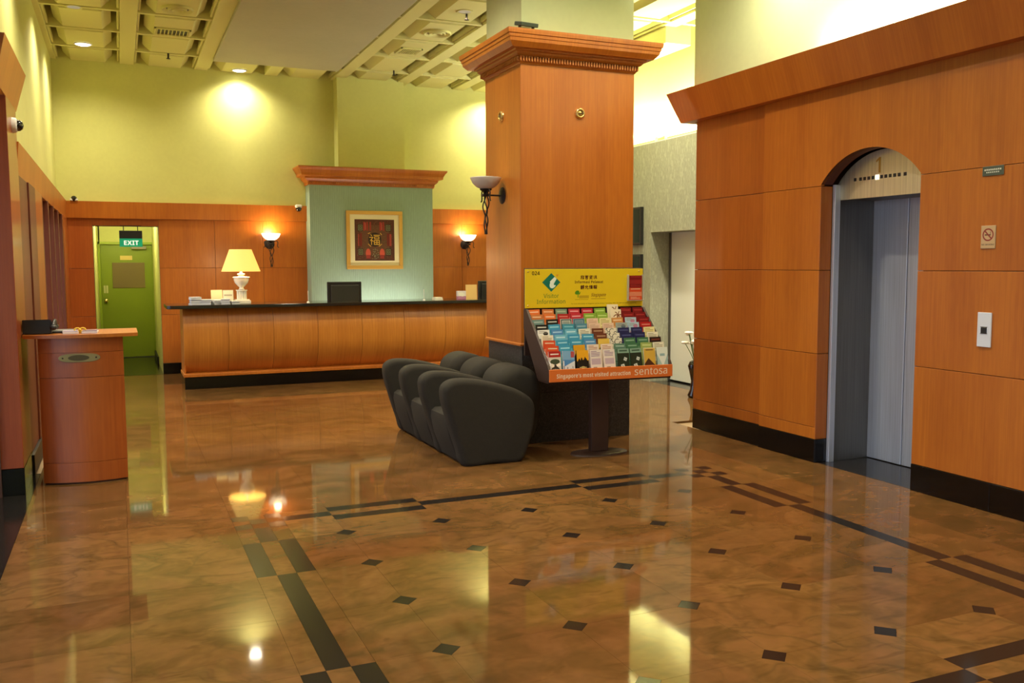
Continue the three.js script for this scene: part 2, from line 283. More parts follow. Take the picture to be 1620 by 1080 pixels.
// ---- door recess in the back wall with the green door
{
  const w = struct('wall_recess');
  part('recess_side', [bx(-0.60, -0.335, 0, 2.75, -17.2, ZB - 0.031), bx(0.541, 0.80, 0, 2.75, -17.2, ZB - 0.031)], M.yellow, w);
  part('recess_end', [bx(-0.62, -0.30, 0, 2.75, -17.32, -17.10), bx(0.545, 0.82, 0, 2.75, -17.32, -17.10), bx(-0.32, 0.56, 1.99, 2.75, -17.32, -17.10)], M.yellow, w);
  part('outer_shell', [bx(-1.2, 1.4, -0.1, 2.9, -17.5, -17.33), bx(7.21, 7.3, -0.1, 5, -17.5, 3.2), bx(-2.3, 7.3, -0.1, 5, ZB - 0.5, ZB - 0.26).translate(0, 2.9, 0), bx(0.9, 7.3, -0.1, 5, ZB - 0.5, ZB - 0.26), bx(-2.3, -0.7, -0.1, 5, ZB - 0.5, ZB - 0.26)], M.core, w);
  part('recess_ceiling', bx(-0.62, 0.82, 2.62, 2.75, -17.3, ZB - 0.24), M.yellow, w);
  part('baseboard', bx(0.515, 0.541, 0, 0.11, -17.05, -15.8, 0.002), M.black, w);
  const d = struct('door_1');
  part('door_frame', [bx(-0.335, -0.298, 0, 2.01, -17.12, -17.06, 0.004), bx(0.541 - 0.006, 0.60, 0, 2.01, -17.12, -17.06, 0.004), bx(-0.335, 0.60, 1.965, 2.01, -17.12, -17.06, 0.004)], M.green, d);
  part('door_leaf', bx(-0.297, 0.534, 0.008, 1.964, -17.14, -17.095, 0.004), M.greenDark, d, 'green painted door leaf');
  const plate = part('window_panel', bx(-0.116, 0.404, 1.215, 1.655, -17.096, -17.085, 0.004), std({ color: C(0.22, 0.16, 0.07), roughness: 0.25 }), d, 'brownish vision panel');
  const kn = lathe([[0, 0.06], [0.018, 0.058], [0.026, 0.045], [0.024, 0.034], [0.012, 0.026], [0.011, 0.008], [0.03, 0.006], [0.03, 0]], 20); kn.rotateX(Math.PI / 2); kn.translate(-0.23, 0.995, -17.095);
  part('door_knob', kn, M.brass, d);
  part('door_sign', bx(0.015, 0.21, 1.70, 1.775, -17.096, -17.09), card(0.80, 0.60, 0.18), d, 'small yellow notice');
  part('door_notice', [bx(-0.262, -0.232, 1.13, 1.26, -17.096, -17.091), bx(-0.222, -0.192, 1.13, 1.26, -17.096, -17.091)], card(0.62, 0.60, 0.30), d);
  part('door_closer', bx(0.20, 0.44, 1.885, 1.935, -17.096, -17.04, 0.006), std({ color: C(0.35, 0.30, 0.2), roughness: 0.5 }), d);
}
// ---- feature wall behind the counter with its wooden cornice
{
  const w = struct('wall_feature');
  part('feature_panel', bx(2.683, 4.646, 0, 2.835, ZB, -13.9, 0.004), M.mural, w, 'blue-green feature wall with fine vertical stripes');
  part('cornice', sweepRect([[0, 2.815], [0.02, 2.815], [0.022, 2.86], [0.05, 2.885], [0.07, 2.905], [0.075, 2.935], [0.135, 2.945], [0.14, 2.985], [0.165, 3.03], [0.19, 3.06], [0.19, 3.08], [0, 3.08]], 2.683, 4.646, ZB, -13.9), M.wood, w, 'wooden cornice');
  const dn = []; for (let x = 2.675; x < 4.66; x += 0.03) dn.push(bx(x, x + 0.016, 2.832, 2.862, -13.88, -13.862)); const dm = part('dentil', dn, M.wood, w); dm.userData.kind = 'stuff';
}
// ---- left wall beyond the column
{
  const w = struct('wall_left');
  part('core', [bx(-1.2, -0.80, 2.27, 4.82, ZB, -7.0), bx(-1.2, -0.80, 0, 2.27, -9.80, -7.0), bx(-1.2, -0.80, 0, 2.27, ZB, -13.28)], M.seam, w);
  part('painted_upper_wall', bx(-0.86, -0.77, 2.40, 4.82, ZB, -6.9), M.yellow, w, 'yellow painted upper wall');
  const mk = (m, n, z0, z1, x = -0.66, y0 = 0.16, y1 = 2.27) => part(n, bx(-0.81, x, y0, y1, z0, z1, 0.004), m, w);
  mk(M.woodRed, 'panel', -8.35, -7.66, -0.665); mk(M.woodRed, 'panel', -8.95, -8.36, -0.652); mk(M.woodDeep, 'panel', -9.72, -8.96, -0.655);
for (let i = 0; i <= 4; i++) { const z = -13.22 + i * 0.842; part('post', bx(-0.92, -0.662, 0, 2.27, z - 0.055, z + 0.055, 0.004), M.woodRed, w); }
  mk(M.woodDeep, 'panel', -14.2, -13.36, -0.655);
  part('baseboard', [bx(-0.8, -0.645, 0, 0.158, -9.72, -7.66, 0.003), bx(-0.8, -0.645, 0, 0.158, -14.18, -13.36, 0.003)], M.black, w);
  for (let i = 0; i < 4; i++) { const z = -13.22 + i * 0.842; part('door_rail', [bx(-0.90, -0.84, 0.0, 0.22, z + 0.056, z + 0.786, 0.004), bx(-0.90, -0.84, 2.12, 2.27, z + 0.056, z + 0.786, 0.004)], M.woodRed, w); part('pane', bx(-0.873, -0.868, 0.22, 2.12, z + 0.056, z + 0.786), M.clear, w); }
  const t = struct('trim_2');
  const g = extrude([[0, 0], [0.10, 0], [0.12, 0.24], [0, 0.24]], 6.55, 0); g.translate(-0.77, 2.268, ZB); part('frieze_board', boxUV(g), M.wood, t);
}
// ---- column by the left wall
{
  const w = struct('column_left');
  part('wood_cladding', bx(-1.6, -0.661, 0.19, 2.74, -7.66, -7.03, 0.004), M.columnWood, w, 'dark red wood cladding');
  part('stone_base', bx(-1.6, -0.657, 0, 0.188, -7.665, -7.025, 0.003), M.granite, w);
  part('cornice', sweepRect([[0, 2.735], [0.006, 2.735], [0.075, 3.015], [0.05, 3.015], [0.0, 2.80]], -1.6, -0.668, -7.72, -6.5), M.wood, w, 'slanted wooden cornice');
  part('painted_shaft', bx(-1.6, -0.86, 2.74, 4.82, -7.6, -7.1), M.yellow, w);
}
// ---- glazed front left of and behind the camera (never in view; the daylight comes in here)
{
  const w = struct('wall_front');
  part('core', bx(-2.2, 5.3, 0, 4.82, 3.0, 3.2), M.yellow, w);
  const g = struct('wall_glazed');
  part('core', [bx(-2.2, -2.0, 2.75, 4.82, -7.1, 3.1), bx(-2.2, -1.2, 0, 4.82, -7.9, -7.03), bx(-2.2, -2.0, 0, 0.12, -7.1, 3.1)], M.core, g);
  const win = struct('window_1');
  for (let i = 0; i <= 5; i++) part('mullion', bx(-2.14, -2.04, 0.12, 2.75, -7.03 + i * 2.0, -6.95 + i * 2.0, 0.004), M.black, win);
  for (let i = 0; i < 5; i++) part('pane', bx(-2.10, -2.095, 0.12, 2.75, -6.95 + i * 2.0, -5.03 + i * 2.0), M.clear, win);
  const out = struct('pavement'); part('paving', [bx(-40, -2.2, -0.2, -0.05, -40, 40), bx(-2.2, -0.8, -0.2, -0.03, -14.2, -7.73)], M.pave, out);
}
// ---- right wall: wood panels, arched elevator opening, cornice with hidden light
const AZ0 = -5.568, AZ1 = -4.61, SPR = 2.205, RISE = 0.228;
{
  const w = struct('wall_right');
  part('core', [bx(XE + 0.062, 5.7, 0, 4.82, ZE + 0.006, AZ0 - 0.02), bx(XE + 0.032, 5.7, 0, 4.82, AZ1 + 0.02, 3.1), bx(XE + 0.032, 5.7, 2.55, 4.82, AZ0 - 0.03, AZ1 + 0.03), bx(5.75, 5.85, 0, 4.82, -6, -4)], M.seam, w);
  part('corridor_return', bx(XE + 0.1, 7.0, 0, 4.82, ZE + 0.004, ZE + 0.2), M.wallpaper, w);
  part('painted_upper_wall', bx(XE, XE + 0.1, 2.95, 4.82, ZE, 3.0), M.palePaint, w, 'pale yellow painted wall above the cornice');
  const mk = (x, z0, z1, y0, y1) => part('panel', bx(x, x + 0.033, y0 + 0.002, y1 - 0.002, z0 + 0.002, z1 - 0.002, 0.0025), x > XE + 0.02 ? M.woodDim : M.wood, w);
  const rows = [0.188, 0.285, 0.876, 1.537, 2.193];
  for (let i = 0; i < 4; i++) { mk(XE + 0.03, ZE, -6.262, rows[i], rows[i + 1]); mk(XE, -6.262, AZ0, rows[i], rows[i + 1]); }
  mk(XE + 0.03, ZE, -6.262, 2.193, 2.95);
  const r2 = [0.188, 0.876, 1.537, 2.193];
  for (const [a, b] of [[AZ1, -2.6], [-2.6, -0.6], [-0.6, 1.4], [1.4, 3.0]]) for (let i = 0; i < 3; i++) mk(XE, a, b, r2[i], r2[i + 1]);
  // upper panel with the arch cut out of it; its circle
  const hw = (AZ1 - AZ0) / 2, zc = (AZ0 + AZ1) / 2, rad = (hw * hw + RISE * RISE) / (2 * RISE), yc = SPR + RISE - rad, N = 28, half = Math.asin(hw / rad);
  const arc = (r = rad) => { const p = []; for (let i = 0; i <= N; i++) { const a = -half + 2 * half * i / N; p.push([zc + Math.sin(a) * r, yc + Math.cos(a) * r]); } return p; };
  const out = [[-6.260, 2.195], [AZ0, 2.195], ...arc(), [AZ1, 2.195], [-2.6, 2.195], [-2.6, 2.95], [-6.260, 2.95]];
  const g = new THREE.ExtrudeGeometry(new THREE.Shape(out.map(p => new THREE.Vector2(-p[0], p[1]))), { depth: 0.033, bevelEnabled: false }); g.rotateY(Math.PI / 2); g.translate(XE, 0, 0);
  part('panel', boxUV(g), M.wood, w, 'wide wood panel over the arch');
  mk(XE, -2.6, 0.2, 2.193, 2.95); mk(XE, 0.2, 3.0, 2.193, 2.95);
  // wooden reveal of the opening
  for (let i = 0; i < 3; i++) { const y0 = r2[i] + 0.002, y1 = Math.min(r2[i + 1], 9) - 0.002; part('reveal_panel', bx(XE + 0.001, 5.165, y0, y1, AZ0 - 0.02, AZ0, 0.002), M.wood, w); part('reveal_panel', bx(XE + 0.001, 5.165, y0, y1, AZ1, AZ1 + 0.02, 0.002), M.wood, w); }
  const t = [], A = arc(), A2 = arc(rad + 0.02);
  for (let i = 0; i < N; i++) { const a = A[i], b = A[i + 1], c = A2[i], d = A2[i + 1], x0 = XE + 0.001, x1 = 5.165; t.push(...quad([x0, a[1], a[0]], [x0, b[1], b[0]], [x1, b[1], b[0]], [x1, a[1], a[0]])); t.push(...quad([x1, c[1], c[0]], [x1, d[1], d[0]], [x0, d[1], d[0]], [x0, c[1], c[0]])); t.push(...quad([x1, a[1], a[0]], [x1, b[1], b[0]], [x1, d[1], d[0]], [x1, c[1], c[0]])); }
  part('arch_soffit', flat(t), M.woodRed, w);
  const bases = [[ZE, -6.262, XE + 0.026], [-6.262, AZ0, XE - 0.003], [AZ1, -3.98, XE - 0.003], [-3.98, -2.8, XE - 0.003], [-2.8, 3.0, XE - 0.003]];
  for (const [a, b, x] of bases) part('baseboard', bx(x, XE + 0.062, 0, 0.188, a + 0.001, b - 0.001, 0.003), M.granite, w);
  for (const [z0, z1] of [[AZ0 - 0.02, AZ0 + 0.004], [AZ1 - 0.004, AZ1 + 0.02]]) part('baseboard', bx(XE + 0.002, 5.168, 0, 0.188, z0, z1, 0.002), M.granite, w);
  const tr = struct('trim_3');
  part('cornice', sweepRect([[0, 2.926], [0.09, 2.926], [0.19, 3.207], [0.172, 3.207], [0.078, 2.946], [0, 2.946]], XE, 7.3, ZE, 3.2), M.wood, tr, 'slanted wooden cornice along the elevator wall');
}
// ---- corridor on the right
{
  const w = struct('wall_corridor'), X = 6.57;
  part('papered_wall', [bx(X, X + 0.12, 0, 3.2, ZB, -10.45), bx(X, X + 0.12, 2.02, 3.2, -10.45, -8.4), bx(X, X + 0.12, 0, 3.2, -8.4, -7.1)], M.wallpaper, w, 'grey-green papered wall');
  part('painted_upper_wall', bx(X + 0.12, X + 0.25, 3.0, 4.82, ZB, -7.1), M.yellow, w);
  part('ledge', bx(X + 0.0, X + 0.14, 3.2, 3.215, ZB, -7.1), M.white, w);
  part('jamb', [bx(X + 0.12, 6.95, 0, 2.14, -10.56, -10.45), bx(X + 0.12, 6.95, 0, 2.14, -8.4, -8.3)], M.wallpaper, w);
  part('lintel', bx(X + 0.12, 6.95, 2.02, 2.14, -10.45, -8.4), M.wallpaper, w);
  part('bulkhead', bx(6.14, 6.51, 4.25, 4.81, ZB, -9.48, 0.01), M.ceilPaint, w, 'dropped ceiling bulkhead');
  const d = struct('door_2');
  part('door_leaf', bx(6.87, 6.91, 0.02, 2.02, -10.44, -9.43, 0.004), M.doorGrey, d, 'pale metal door leaf'); part('door_leaf', bx(6.87, 6.91, 0.02, 2.02, -9.42, -8.41, 0.004), M.doorGrey, d, 'pale metal door leaf');
  part('door_edge', bx(6.86, 6.875, 0.02, 2.02, -10.45, -10.40, 0.003), M.steelDark, d);
}
// ---- the pillar in the middle
const KP = 1.0315, PX0 = 3.111 * KP, PX1 = 4.203 * KP, PZ0 = -7.765 * KP, PZ1 = -6.98 * KP, ky = (y) => 1.585 + (y - 1.585) * KP;
{
  const p = struct('pillar');
  part('shaft_core', bx(PX0 + 0.02, PX1 - 0.02, 0, 4.82, PZ0 + 0.02, PZ1 - 0.02), M.seam, p);
  const a = ky(0.92), b = ky(3.27);
  part('wood_panel', bx(PX0, PX1, a, b, PZ1 - 0.02, PZ1, 0.002), M.wood, p); part('wood_panel', bx(PX0, PX1, a, b, PZ0, PZ0 + 0.02, 0.002), M.wood, p);
  part('wood_panel', bx(PX0, PX0 + 0.02, a, b, PZ0 + 0.0205, PZ1 - 0.0205, 0.002), M.wood, p); part('wood_panel', bx(PX1 - 0.02, PX1, a, b, PZ0 + 0.0205, PZ1 - 0.0205, 0.002), M.wood, p);
  const i = 0.014;
  for (const [y0, y1] of [[0, 0.45], [0.452, ky(0.905)]]) { part('stone_slab', bx(PX0 + i, PX1 - i, y0, y1, PZ1 - 0.03, PZ1 - i, 0.003), M.slate, p); part('stone_slab', bx(PX0 + i, PX1 - i, y0, y1, PZ0 + i, PZ0 + 0.03, 0.003), M.slate, p); part('stone_slab', bx(PX0 + i, PX0 + 0.03, y0, y1, PZ0 + 0.031, PZ1 - 0.031, 0.003), M.slate, p); part('stone_slab', bx(PX1 - 0.03, PX1 - i, y0, y1, PZ0 + 0.031, PZ1 - 0.031, 0.003), M.slate, p); }
  part('base_moulding', sweepRect([[-0.015, ky(0.9)], [0.012, ky(0.9)], [0.012, ky(0.915)], [0, ky(0.925)], [-0.01, ky(0.925)]], PX0, PX1, PZ0, PZ1), M.wood, p);
  part('capital', sweepRect([[-0.01, ky(3.25)], [0.006, ky(3.25)], [0.012, ky(3.262)], [0.022, ky(3.268)], [0.022, ky(3.308)], [0.04, ky(3.312)], [0.055, ky(3.325)], [0.06, ky(3.34)], [0.078, ky(3.344)], [0.082, ky(3.357)], [0.128, ky(3.357)], [0.132, ky(3.362)], [0.163, ky(3.395)], [0.168, ky(3.42)], [0.174, ky(3.424)], [0.178, ky(3.447)], [0.186, ky(3.452)], [0.19, ky(3.475)], [0.19, ky(3.49)], [-0.01, ky(3.49)]], PX0, PX1, PZ0, PZ1), M.wood, p, 'moulded wooden capital');
  const dn = []; for (let x = PX0 - 0.02; x < PX1 + 0.01; x += 0.0262) dn.push(bx(x, x + 0.0145, ky(3.270), ky(3.306), PZ1 + 0.018, PZ1 + 0.042));
  for (let z = PZ0 - 0.02; z < PZ1 + 0.01; z += 0.0262) dn.push(bx(PX0 - 0.042, PX0 - 0.018, ky(3.270), ky(3.306), z, z + 0.014));
  const dm = part('dentil', dn, M.wood, p, 'row of small dentil blocks'); dm.userData.kind = 'stuff';
  part('painted_shaft', bx(PX0 + 0.012, PX1 - 0.006, 3.3, 4.82, PZ0 + 0.01, PZ1 - 0.006), M.palePaint, p, 'pale yellow painted shaft above the capital');
}
// ================================================================ LAMPS
function spot(x, y, z, k, col = WARM, ang = 0.95, pen = 0.8) { const l = new THREE.SpotLight(col, k, 0, ang, pen, 2); l.position.set(x, y, z); l.target.position.set(x, 0, z); scene.add(l); scene.add(l.target); l.shadow.radius = 4; l.shadow.bias = -0.001; return l; }
{
  const flush = (x, z, label, k) => {
    const t = thing('ceiling_light', label, 'light', [x, CEIL + 0.0035, z], 0, 'ceiling downlights');
    part('trim_ring', lathe([[0.105, 0], [0.115, -0.012], [0.098, -0.02], [0.09, -0.012]], 40), M.white, t);
    part('lens', lathe([[0, -0.028], [0.05, -0.026], [0.09, -0.012], [0.09, 0]], 32), M.lens, t);
    spot(x, CEIL - 0.03, z, k, WARM, 1.3, 1);
  };
  flush(-0.327, -13.12, 'bright round ceiling light in a coffer at the far left corner', DOWN);
  flush(1.717, -13.98, 'bright round ceiling light close above the yellow back wall', DOWN * 1.0);
  const can = (x, z, label, k, y = CEIL + 0.003, ang = 1.25, col = WARM) => {      // deep recessed fitting with a dark baffle
    const t = thing('recessed_light', label, 'light', [x, y, z], 0, 'ceiling downlights');
    part('trim_ring', lathe([[0.075, 0.004], [0.092, 0], [0.09, -0.006], [0.07, -0.004]], 32), M.ceilPaint, t);
    part('lens', lathe([[0, -0.003], [0.07, -0.002]], 24), M.canLens, t);
    spot(x, y - 0.02, z, k, col, ang);
  };
  const P = CEIL - 0.03;
  can(-0.36, -11.35, 'recessed ceiling light beside the left wall, second from the back', DOWN * 0.8);
  can(-0.36, -8.6, 'recessed ceiling light beside the left wall, above the small desk', DOWN * 0.8);
  can(0.7, -9.85, 'recessed ceiling light in the coffers before the counter', DOWN);
  can(0.7, -6.85, 'recessed ceiling light in the coffers behind the inlaid border', DOWN * 1.3);
  can(0.7, -3.85, 'recessed ceiling light over the left floor border', DOWN);
  can(0.7, -0.85, 'recessed ceiling light above the entrance', DOWN);
  can(5.7, -13.85, 'recessed ceiling light at the right end of the back wall', DOWN * 1.2);
  can(3.7, -9.85, 'recessed ceiling light behind the pillar', DOWN);
  can(3.2, -5.85, 'recessed ceiling light in front of the pillar, left of the pair', DOWN * 1.1, CEIL + 0.003, 1.45);
  can(4.7, -5.85, 'recessed ceiling light in front of the pillar, right of the pair', DOWN * 0.9, CEIL + 0.003, 1.4);
  can(3.7, -2.85, 'recessed ceiling light over the right part of the inlaid floor', DOWN);
  can(4.7, -0.85, 'recessed ceiling light beside the right wall', DOWN);
  can(5.7, -9.85, 'recessed ceiling light in the corridor', DOWN);
  can(5.7, -7.85, 'recessed ceiling light at the mouth of the corridor', DOWN * 2.4);
  can(2.2, -7.6, 'recessed light in the plain grey ceiling panel above the sofa', DOWN * 0.8, CEIL - 0.031);
  // light inside the door recess
  { const t = thing('recess_lamp', 'small ceiling lamp hidden in the door recess', 'light', [0.1, 2.62, -15.6]); part('lens', lathe([[0, -0.05], [0.08, -0.035], [0.1, 0]], 24), M.lens, t); part('trim_ring', lathe([[0.1, 0], [0.115, -0.01], [0.1, -0.015]], 24), M.white, t); const l = new THREE.PointLight(C(1, 0.9, 0.6), 5.0, 0, 2); l.position.set(0.1, 2.52, -15.6); l.shadow.radius = 4; scene.add(l); }
  can(6.72, -9.4, 'small recessed light in the lintel over the corridor door', 9, 2.018, 1.2);
  // work light hidden behind the counter
  { const t = thing('work_light', 'slim work light hidden on the staff desk behind the counter', 'light', [3.7, 0.80, -13.58]); part('lamp_body', bx(-0.75, 0.75, 0, 0.035, -0.03, 0.03, 0.004), M.white, t); part('lens', bx(-0.73, 0.73, 0.035, 0.039, -0.022, 0.022), M.tubeGlow, t); part('foot', bx(-0.76, 0.76, -0.002, 0.0, -0.05, 0.05), M.black, t); const l = new THREE.RectAreaLight(COVE, 55, 1.46, 0.05); l.position.set(3.7, 0.845, -13.58); l.lookAt(3.7, 2, -13.9); scene.add(l); }
  // tubes hidden behind the two cornices
  const tubeLamp = (x, y, z0, z1, label, k, turnX) => {
    const t = thing('cove_tube', label, 'light', [x, y, (z0 + z1) / 2], 0, 'hidden cove tubes');
    const g = new THREE.CylinderGeometry(0.014, 0.014, z1 - z0 - 0.06, 16); g.rotateX(Math.PI / 2); part('glass_tube', g, M.tubeGlow, t);
    for (const q of [-1, 1]) part('holder', bx(-0.016, 0.016, -0.04, 0.02, q * ((z1 - z0) / 2 - 0.015) - 0.015, q * ((z1 - z0) / 2 - 0.015) + 0.015, 0.003), M.white, t);
    const l = new THREE.RectAreaLight(COVE, k, z1 - z0, 0.03); l.position.set(x, y + 0.02, (z0 + z1) / 2); l.lookAt(x + turnX, y + 1, (z0 + z1) / 2); scene.add(l);
  };
  tubeLamp(4.955, 3.10, -5.50, -4.45, 'fluorescent tube behind the cornice above the elevator', COVE_POWER * 6, 0.1);
  tubeLamp(4.955, 3.10, -4.35, -3.15, 'fluorescent tube behind the cornice right of the elevator', COVE_POWER * 6, 0.1);
  tubeLamp(4.955, 3.10, -2.95, -1.75, 'fluorescent tube behind the cornice nearest the entrance', COVE_POWER * 6, 0.1);
  tubeLamp(6.62, 3.26, -11.8, -10.4, 'fluorescent tube on the ledge at the back of the corridor', COVE_POWER * 20, 0.05);
  tubeLamp(6.62, 3.26, -10.2, -8.8, 'fluorescent tube on the ledge above the corridor door', COVE_POWER * 20, 0.05);
}
// wall sconces: wall plate at the back, bowl out in front (local +z)
function sconce(label, lit, [x, y, z], turn) {
  const t = thing('wall_sconce', label, 'sconce', [x, y, z], turn, 'wrought iron wall sconces');
  const pl = lathe([[0, 0.022], [0.03, 0.02], [0.05, 0.014], [0.062, 0.006], [0.074, 0.004], [0.076, 0]], 36); pl.rotateX(Math.PI / 2); part('wall_plate', pl, M.iron, t);
  part('arm', [tube([[0, 0, 0.015], [0, 0.0, 0.08], [0, 0, 0.16]], 0.008), bx(-0.035, 0.035, -0.012, 0.014, 0.125, 0.195, 0.008)], M.iron, t);
  part('cup', lathe([[0.012, 0], [0.02, 0.004], [0.026, 0.022], [0.052, 0.04], [0.055, 0.048], [0.03, 0.05]], 30).translate(0, 0.006, 0.16), M.iron, t);
  const prof = [[0.0, 0.046], [0.045, 0.048], [0.085, 0.066], [0.118, 0.098], [0.134, 0.132], [0.139, 0.142], [0.141, 0.15], [0.136, 0.151], [0.131, 0.14], [0.113, 0.103], [0.082, 0.072], [0.042, 0.054], [0, 0.053]];
  part('glass_bowl', lathe(prof, 48).translate(0, 0.006, 0.16), lit ? M.bowlLit : M.bowlOff, t, lit ? 'glowing glass bowl' : 'unlit white glass bowl');
  for (const s of [-1, 1]) part('hook', tube([[s * 0.03, 0.0, 0.16], [s * 0.05, 0.035, 0.16], [s * 0.08, 0.045, 0.16], [s * 0.10, 0.022, 0.16], [s * 0.094, -0.02, 0.16], [s * 0.098, -0.045, 0.16], [s * 0.114, -0.054, 0.16]], 0.0065), M.iron, t);
  for (let k = 0; k < 3; k++) { const p = []; for (let i = 0; i <= 12; i++) { const q = i / 12, r = 0.012 + 0.062 * Math.sin(Math.PI * Math.min(1, q * 1.02)) * (1 - 0.25 * q) * Math.abs(Math.cos(q * 4.3) * 0.65 + 0.35), a = k * 2.094 + q * 4.4; p.push([Math.sin(a) * r, -0.005 - q * 0.345, 0.16 + Math.cos(a) * r * 0.7]); } part('twisted_rod', tube(p, 0.0062, 48), M.iron, t); }
  if (lit) { const l = new THREE.PointLight(BULB, SCONCE, 0, 2); l.position.set(x + Math.sin(turn) * 0.16, y + 0.17, z + Math.cos(turn) * 0.16); l.shadow.radius = 3; scene.add(l); }
}
sconce('lit iron sconce with glowing bowl on the wood wall left of the feature wall', true, [2.12, 1.92, ZB + 0.001], 0);
sconce('lit wrought iron sconce with glowing bowl, on the wood wall beside the pillar', true, [5.30, 1.93, ZB + 0.001], 0);
sconce('unlit wrought iron sconce with white glass bowl, on the left face of the pillar', false, [PX0 - 0.001, ky(2.195), -7.379 * KP], -Math.PI / 2);
// table lamp on the counter
{
  const X = 1.475, Y = 1.0905, Z = -12.42, t = thing('table_lamp', 'lit table lamp with cream cone shade and white urn base on the counter', 'lamp', [X, Y, Z]);
  part('base', [bx(-0.105, 0.105, 0, 0.045, -0.105, 0.105, 0.006), bx(-0.09, 0.09, 0.045, 0.06, -0.09, 0.09, 0.004)], M.porcelain, t);
  const fl = []; for (let i = 0; i < 12; i++) { const a = i / 12 * Math.PI * 2; fl.push(new THREE.CylinderGeometry(0.012, 0.012, 0.11, 10).translate(Math.cos(a) * 0.052, 0.115, Math.sin(a) * 0.052)); }
  part('fluted_pedestal', [new THREE.CylinderGeometry(0.05, 0.05, 0.11, 24).translate(0, 0.115, 0), ...fl, new THREE.CylinderGeometry(0.075, 0.075, 0.014, 28).translate(0, 0.177, 0)], M.porcelain, t);
  part('urn', lathe([[0, 0.184], [0.042, 0.186], [0.03, 0.2], [0.026, 0.215], [0.05, 0.235], [0.085, 0.275], [0.098, 0.315], [0.098, 0.335], [0.11, 0.342], [0.11, 0.352], [0.05, 0.36], [0.03, 0.372], [0.05, 0.385], [0.05, 0.395], [0.018, 0.405], [0.014, 0.43]], 40), M.porcelain, t, 'white urn body');
  part('stem', new THREE.CylinderGeometry(0.012, 0.012, 0.28, 16).translate(0, 0.48, 0), M.porcelain, t);
  part('lamp_shade', lathe([[0.245, 0.425], [0.248, 0.43], [0.142, 0.715], [0.138, 0.715], [0.241, 0.43], [0.245, 0.425]], 56), M.shade, t, 'glowing cream cone shade');
  const b = new THREE.SphereGeometry(0.03, 20, 14); b.scale(1, 1.25, 1); b.translate(0, 0.565, 0); part('bulb', b, std({ emissive: C(1, 0.8, 0.5), emissiveIntensity: 5, color: C(1, 1, 1) }), t);
  const l = new THREE.PointLight(BULB, TABLE_LAMP, 0, 2); l.position.set(X, Y + 0.565, Z); l.shadow.radius = 3; scene.add(l);
}
// ================================================================ THINGS
// ---- reception counter and its granite worktop
{
  const t = thing('reception_counter', 'long wood reception counter with bulging front panels and black plinth', 'counter', [0.72, 0, -12.25]);
  const prof = [[-0.12, 0.20], [-0.045, 0.275], [0.03, 0.38], [0.08, 0.51], [0.095, 0.64], [0.088, 0.79], [0.06, 0.91], [0.03, 0.995], [0.0, 1.045]];   // (out, y)
  const seams = [0, 0.555, 1.13, 1.72, 2.325, 2.93, 3.54, 4.14, 4.74, 5.1];
  for (let i = 0; i < seams.length - 1; i++) {
    const a = seams[i] + 0.002, b = seams[i + 1] - 0.002, c = new THREE.CatmullRomCurve3(prof.map(p => new THREE.Vector3(p[0], p[1], 0))).getPoints(28).map(p => [p.x - 0.06, p.y]);
    const out = [[-0.22, 0.20], ...c, [-0.22, 1.045]], g = extrude(out, b - a, 0); g.rotateY(-Math.PI / 2); g.translate(b, 0, 0);
    part('front_panel', boxUV(toCreasedNormals(g, 0.5)), M.woodGold, t);
  }
  part('carcass', bx(0.02, 5.1, 0.02, 1.045, -0.62, -0.23), M.woodDeep, t);
  part('end_panel', bx(0, 0.02, 0.19, 1.045, -0.62, -0.075, 0.003), M.wood, t);
  part('ledge', bx(-0.012, 5.1, 0.158, 0.2, -0.62, 0.01, 0.006), M.wood, t, 'projecting wood ledge');
  part('plinth', bx(0.0, 5.1, 0, 0.158, -0.62, 0, 0.004), M.granite, t, 'black stone plinth');
  const w = new THREE.Shape(), r = 0.09; w.moveTo(0.53, 0.80); w.lineTo(0.53, 0.0 + r); w.quadraticCurveTo(0.53, 0, 0.53 + r, 0); w.lineTo(5.84, 0); w.lineTo(5.84, 0.80); w.closePath();
  const g = new THREE.ExtrudeGeometry(w, { depth: 0.032, bevelEnabled: true, bevelThickness: 0.006, bevelSize: 0.006, bevelSegments: 3, curveSegments: 12 }); g.rotateX(-Math.PI / 2); g.translate(0, 1.0525, -12.11);
  single('countertop', 'polished black granite worktop with rounded left end, on the reception counter', 'countertop', boxUV(g), phy({ color: C(0.02, 0.018, 0.015), roughness: 0.1 }));
}
const YC = 1.0905;
